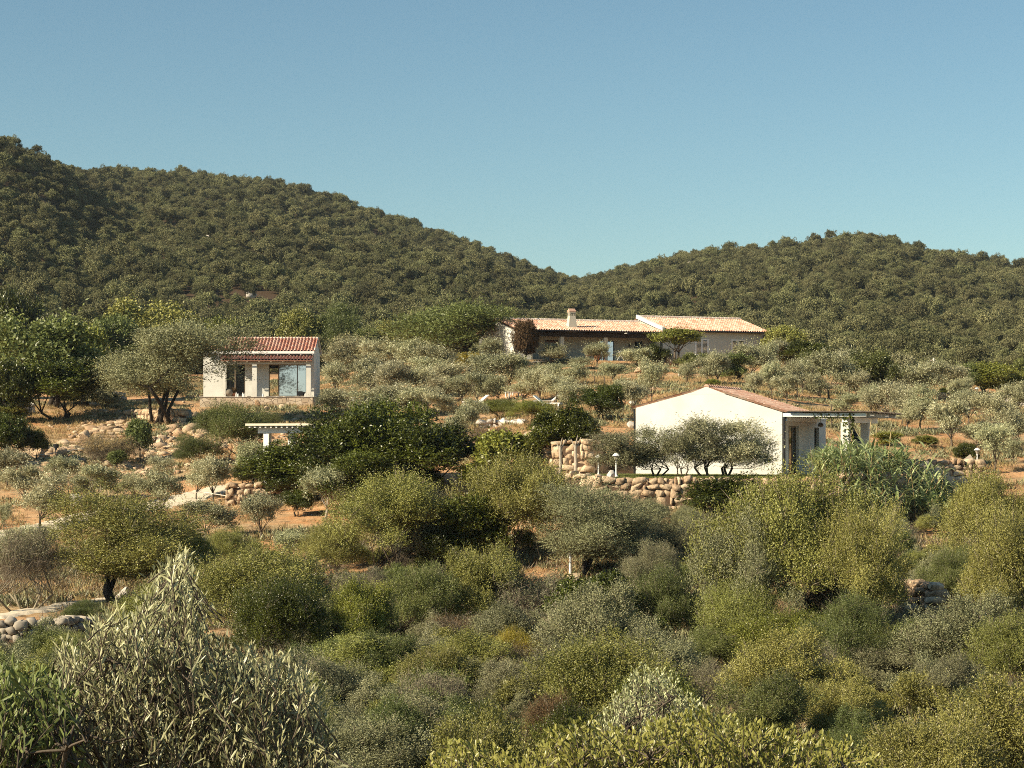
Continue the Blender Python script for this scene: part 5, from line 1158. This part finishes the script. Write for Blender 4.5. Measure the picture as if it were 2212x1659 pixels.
# ------------------------------------------------------------------ masses nobody could count (geometry nodes)
def scatter(name, label, pts, scl, rot, idx, meshes, kind='stuff'):
    me = bpy.data.meshes.new(name); me.vertices.add(len(pts)); me.vertices.foreach_set('co', np.asarray(pts, np.float32).ravel())
    for nm, tp, arr in (('scl','FLOAT_VECTOR',scl),('rot','FLOAT_VECTOR',rot),('idx','INT',idx)):
        a = me.attributes.new(nm, tp, 'POINT'); a.data.foreach_set('vector' if tp == 'FLOAT_VECTOR' else 'value', np.asarray(arr).ravel())
    o = bpy.data.objects.new(name, me); COL.objects.link(o)
    ng = bpy.data.node_groups.new(name, 'GeometryNodeTree')
    ng.interface.new_socket('Geometry', in_out='INPUT', socket_type='NodeSocketGeometry'); ng.interface.new_socket('Geometry', in_out='OUTPUT', socket_type='NodeSocketGeometry')
    N, L_ = ng.nodes, ng.links; gi = N.new('NodeGroupInput'); go = N.new('NodeGroupOutput'); ip = N.new('GeometryNodeInstanceOnPoints'); j = N.new('GeometryNodeJoinGeometry')
    for m in reversed(meshes):
        src = bpy.data.objects.new(name+'_source', m)
        oi = N.new('GeometryNodeObjectInfo'); oi.inputs['Object'].default_value = src; oi.inputs['As Instance'].default_value = True; L_.new(oi.outputs['Geometry'], j.inputs[0])
    def attr(nm, tp):
        a = N.new('GeometryNodeInputNamedAttribute'); a.data_type = tp; a.inputs['Name'].default_value = nm; return a.outputs['Attribute']
    L_.new(gi.outputs[0], ip.inputs['Points']); L_.new(j.outputs[0], ip.inputs['Instance']); ip.inputs['Pick Instance'].default_value = True
    L_.new(attr('idx','INT'), ip.inputs['Instance Index']); L_.new(attr('rot','FLOAT_VECTOR'), ip.inputs['Rotation']); L_.new(attr('scl','FLOAT_VECTOR'), ip.inputs['Scale'])
    L_.new(ip.outputs[0], go.inputs[0]); md = o.modifiers.new('scatter', 'NODES'); md.node_group = ng
    return tag(o, label, None, None, kind)
def hill_crown(seed):
    rng = np.random.default_rng(900+seed); lb = lobes2(rng, 5.0, 4.4, -.5, 7, .44, 5, .5)
    V, Fc, rn = shoots(rng, lb, 1150, 5, .28, .24, .155, .5, .6, .2); m = np_mesh('hill_crown', V, Fc, rn); m.materials.append(M['hill']); return m
rng = np.random.default_rng(42); pts = []; Y = 222.0
while Y < 985:
    sp = 2.15 + (Y-222)*.0006; na = int(math.radians(44)*Y/sp); a = np.radians(np.linspace(-22, 22, na)) + rng.normal(size=na)*.35*sp/Y; r = Y + rng.normal(size=na)*sp*.4
    pts.append(np.stack([r*np.tan(a), r], 1)); Y += sp
pts = np.concatenate(pts); u = 1106+F*pts[:,0]/pts[:,1]; vb, vc, yc = _hill(u)
clear = vnoise(pts[:,0]/16, pts[:,1]/30, 31) + .35*fbm(pts[:,0]/7, pts[:,1]/7, 8)
ok = (pts[:,1] < yc+10) & (clear > .10) & ((pts[:,1] > 262) | (rng.random(len(pts)) < .6)) & ~((pts[:,0] > 10) & (pts[:,1] < 240)) ; pts = pts[ok]
z = height(pts[:,0], pts[:,1], False); n = len(pts); s = np.clip(rng.lognormal(-.78, .40, n), .2, 1.15)
s = np.where(pts[:,1] > _hill(1106+F*pts[:,0]/pts[:,1])[2]-25, s*.7, s)
print('hill trees', n)
scatter('hill_forest', 'dense evergreen scrub wood covering both hills', np.stack([pts[:,0], pts[:,1], z-.35], 1), np.stack([s, s, s*rng.uniform(.75, 1.15, n)], 1),
        np.stack([rng.normal(size=n)*.08, rng.normal(size=n)*.08, rng.uniform(0, 6.28, n)], 1), rng.integers(0, 5, n), [hill_crown(i) for i in range(5)])
# pale rocks showing between the hill trees
HR = [(72,428),(66,434),(255,455),(385,525),(475,523),(478,530),(445,500),(660,560),(735,480),(1265,610),(1330,598),(1340,595),(1700,560),(1705,562),(1590,575),(1610,600),(1560,620),(1620,690),(1640,680),(1660,672),(1630,702),(1690,705),(1480,720),(1500,700),(2080,625),(2110,628),(2120,630),(2160,640),(2130,720),(1490,560),(1380,590),(1960,705),(1740,640),(1900,600),(1870,560),(1480,640),(1800,650),(1760,605),(2200,690),(1430,640),(1350,650),(1040,660),(545,620),(480,590),(200,760)]
rk = [np_mesh('pale_rock', *((lambda r: (r[0], r[1]))(rock_np(np.random.default_rng(300+i), (2.4,1.8,2.0), 2, .15, .4))), rnd=np.full(len(ICO[2][1]), .2*i)) for i in range(4)]
for m in rk: m.materials.append(M['stone_pale'])
for i, (u, v) in enumerate(HR):
    ys = np.arange(300, 960, 2.0); xx = (u-1106)/F*ys; zz = height(xx, ys, False)+2.2; k = np.where(zz >= -(v-H)/F*ys)[0]
    if len(k) == 0: continue
    k = k[0]; o = bpy.data.objects.new('hill_rock', rk[i % 4]); COL.objects.link(o); sc = random.uniform(.6, 1.25); o.location = (xx[k], ys[k], zz[k]-1.7); o.scale = (sc*1.3, sc, sc*.9); o.rotation_euler = (0,0,i)
    side = 'on the hill behind the long house' if u > 1250 else 'on the hill behind the porch house'
    tag(o, f"pale rock on {'the chimney side' if u > 1250 else 'the porch house side'} hill, {['near crest','midway up','near foot'][min(2, int((v-420)/110)) if u <= 1250 else min(2, int((v-560)/60)) if v > 560 else 0]} {'above the white gable' if 1390 < u < 1640 else 'above the reeds' if u > 1850 else 'above the cane pergola' if u > 1640 else 'above the chimney' if u > 1250 else 'above the grove' if u > 700 else 'above the porch house roof' if u > 400 else 'above the stone steps'}", 'rock', 'pale rocks on the right hill' if u > 1250 else 'pale rocks on the left hill')
def scrub_mesh(seed, mat):
    rng = np.random.default_rng(seed); lb = lobes2(rng, 3.4, 2.8, -.6, 7, .42, 6); V, Fc, rn = shoots(rng, lb, 2600, 8, .30, .085, .034, 1.0); m = np_mesh('scrub', V, Fc, rn); m.materials.append(M[mat]); return m
def twig_mesh(seed):
    rng = np.random.default_rng(seed); n = 3000; d = norm(rng.normal(size=(n,3))*.8+np.array([0,0,.9])); c = d*rng.uniform(.2, 1.6, (n,1))*np.array([1,1,1.1])
    V, Fc = blades(rng, c, norm(d+rng.normal(size=(n,3))*.35), .55*rng.uniform(.4,1.3,n), .014); m = np_mesh('scrub', V, Fc, rng.random(n)); m.materials.append(M['twig']); return m
SCRUB = [scrub_mesh(1,'wildgrey'), scrub_mesh(2,'wild'), twig_mesh(3), scrub_mesh(4,'medium')]
# dry grass, low weeds and rubble on the near slopes
def tuft(seed, mat, n, L, W):
    rng = np.random.default_rng(seed); p = rng.normal(size=(n,3))*np.array([.13,.13,0]); d = norm(rng.normal(size=(n,3))*.55+np.array([0,0,1])); ll = L*rng.uniform(.5,1.3,n)
    V, Fc = blades(rng, p+d*ll[:,None]*.5, d, ll, W); m = np_mesh('tuft', V, Fc, rng.random(n)); m.materials.append(M[mat]); return m
def field(n, seed, y0, y1, thr=None, sd=51):
    rng = np.random.default_rng(seed); a = np.radians(rng.uniform(-16.5, 16.5, n)); r = np.sqrt(rng.uniform(y0**2, y1**2, n)); x = r*np.tan(a); y = r
    k = vnoise(x/3.5, y/3.5, sd) + .5*fbm(x/1.2, y/1.2, sd+3) 
    ok = k > (thr or 0)
    for poly, *_ in PADS: ok &= poly_sd(poly, x, y) > .6
    for pp, wd in PATHS:
        dm = np.full(len(x), 99.0)
        for c in pp[::3]: dm = np.minimum(dm, np.hypot(x-c[0], y-c[1]))
        ok &= dm > wd*.62
    q = loc2w(H3, -3.4, 5); ok &= ~((abs(x-q[0]) < 5) & (abs(y-q[1]) < 6))
    return x[ok], y[ok], height(x[ok], y[ok]), rng
x, y, z, rg = field(60000, 1, 55, 210, .50); k = ~((x < -8) & (y < 92) & (rg.random(len(x)) < .75)); x, y, z = x[k], y[k], z[k]; n = len(x); s = rg.uniform(.6, 1.5, n)
scatter('dry_grass', 'dry straw coloured grass tufts on the orange soil', np.stack([x,y,z-.02],1), np.stack([s,s,s],1), np.stack([0*s,0*s,rg.uniform(0,6,n)],1), rg.integers(0,3,n), [tuft(i,'straw',22,.26,.02) for i in range(3)])
x, y, z, rg = field(32000, 2, 28, 210, .60, 77); n = len(x); s = rg.uniform(.5, 1.5, n)
scatter('weeds', 'low green weeds between the olive trees', np.stack([x,y,z],1), np.stack([s*1.3,s*1.3,s],1), np.stack([0*s,0*s,rg.uniform(0,6,n)],1), rg.integers(0,3,n), [tuft(9+i,'wildgrey',40,.22,.04) for i in range(3)])
x, y, z, rg = field(15000, 3, 30, 92, .35); n = len(x); s = rg.uniform(.6, 1.8, n)
scatter('undergrowth', 'brown dead stalks and litter under the valley bushes', np.stack([x,y,z],1), np.stack([s*1.3,s*1.3,s],1), np.stack([0*s,0*s,rg.uniform(0,6,n)],1), rg.integers(0,3,n), [tuft(19+i,['straw','twig','wildgrey'][i],46,.20,.016) for i in range(3)])
x, y, z, rg = field(3000, 6, 27, 86, .55, 63); k = ~((x < -9) & (y > 60)) & ~((x > 1) & (x < 5) & (y > 70)) & (rg.random(len(x)) < .6); x, y, z = x[k], y[k], z[k]; n = len(x); s = rg.uniform(.2, .45, n)
scatter('scrub', 'low mixed scrub filling the valley between the bushes', np.stack([x,y,z-.1],1), np.stack([s*1.15,s*1.15,s],1), np.stack([0*s,0*s,rg.uniform(0,6,n)],1), rg.integers(0,4,n), SCRUB)
x = rng.uniform(3.5, 17, 9000); y = rng.uniform(86.5, 96, 9000); k = (poly_sd(TERR, x, y) < -.25); x, y = x[k], y[k]
for hx0, hx1, hy0, hy1 in ((-7.1, .1, -.05, 10), (0, 4.5, -.25, 9.6)):
    c_, s_ = math.cos(H3['rz']), math.sin(H3['rz']); lx = (x-12.3)*c_+(y-93.5)*s_; ly = -(x-12.3)*s_+(y-93.5)*c_; k = ~((lx > hx0) & (lx < hx1) & (ly > hy0) & (ly < hy1)); x, y = x[k], y[k]
n = len(x); s = rng.uniform(.5, 1.0, n)
scatter('lawn', 'green lawn strip on the terrace before the gable wall', np.stack([x,y,height(x,y)],1), np.stack([s,s,s*.6],1), np.stack([0*s,0*s,rng.uniform(0,6,n)],1), rng.integers(0,2,n), [tuft(70+i,'green_grass',24,.16,.02) for i in range(2)])
def peb(seed):
    v, f = rock_np(np.random.default_rng(seed), (.3,.26,.2), 1, .15, .3); m = np_mesh('pebble', v, f, np.full(len(f), .25*seed%1)); m.materials.append(M['stone']); return m
x, y, z, rg = field(16000, 4, 60, 200, .55, 91); n = len(x); s = rg.lognormal(-.5,.5,n)
w_ = ((x > -32) & (x < -18) & (y > 112) & (y < 152)); keep = w_ | (rg.random(n) < .25); x, y, z, s = x[keep], y[keep], z[keep], s[keep]; n = len(x)
scatter('rubble', 'loose orange stones scattered over the soil', np.stack([x,y,z],1), np.stack([s,s,s],1), np.stack([rg.normal(size=n)*.3,0*s,rg.uniform(0,6,n)],1), rg.integers(0,4,n), [peb(i) for i in range(4)])
x, y, z, rg = field(16000, 5, 118, 149, .40, 95); k = (x > -31) & (x < -14) & (y < 149 - (x+31)*.3); x, y, z = x[k], y[k], z[k]; n = len(x); s = rg.lognormal(.0,.5,n)
scatter('loose_stones', 'heaps of orange stones around the stone steps', np.stack([x,y,z],1), np.stack([s*1.2,s,s],1), np.stack([rg.normal(size=n)*.3,0*s,rg.uniform(0,6,n)],1), rg.integers(0,4,n), [peb(4+i) for i in range(4)])

# ------------------------------------------------------------------ air between here and the hills
hm = bpy.data.materials.new('haze_air'); hn, hl_ = nodes_of(hm)
for n_ in list(hn):
    if n_.type == 'BSDF_PRINCIPLED': hn.remove(n_)
pv = hn.new('ShaderNodeVolumePrincipled'); pv.inputs['Color'].default_value = (.80, .90, 1.0, 1); pv.inputs['Density'].default_value = .00006; pv.inputs['Anisotropy'].default_value = .0
hl_.new(pv.outputs[0], hn['Material Output'].inputs['Volume'])
hb = MB(); hb.box(-2450, 2450, -2450, 2450, -60, 175); ho = hb.build('haze', hm); tag(ho, 'thin pale air between the garden and the wooded hills', None, None, 'stuff'); ho['kind'] = 'stuff'
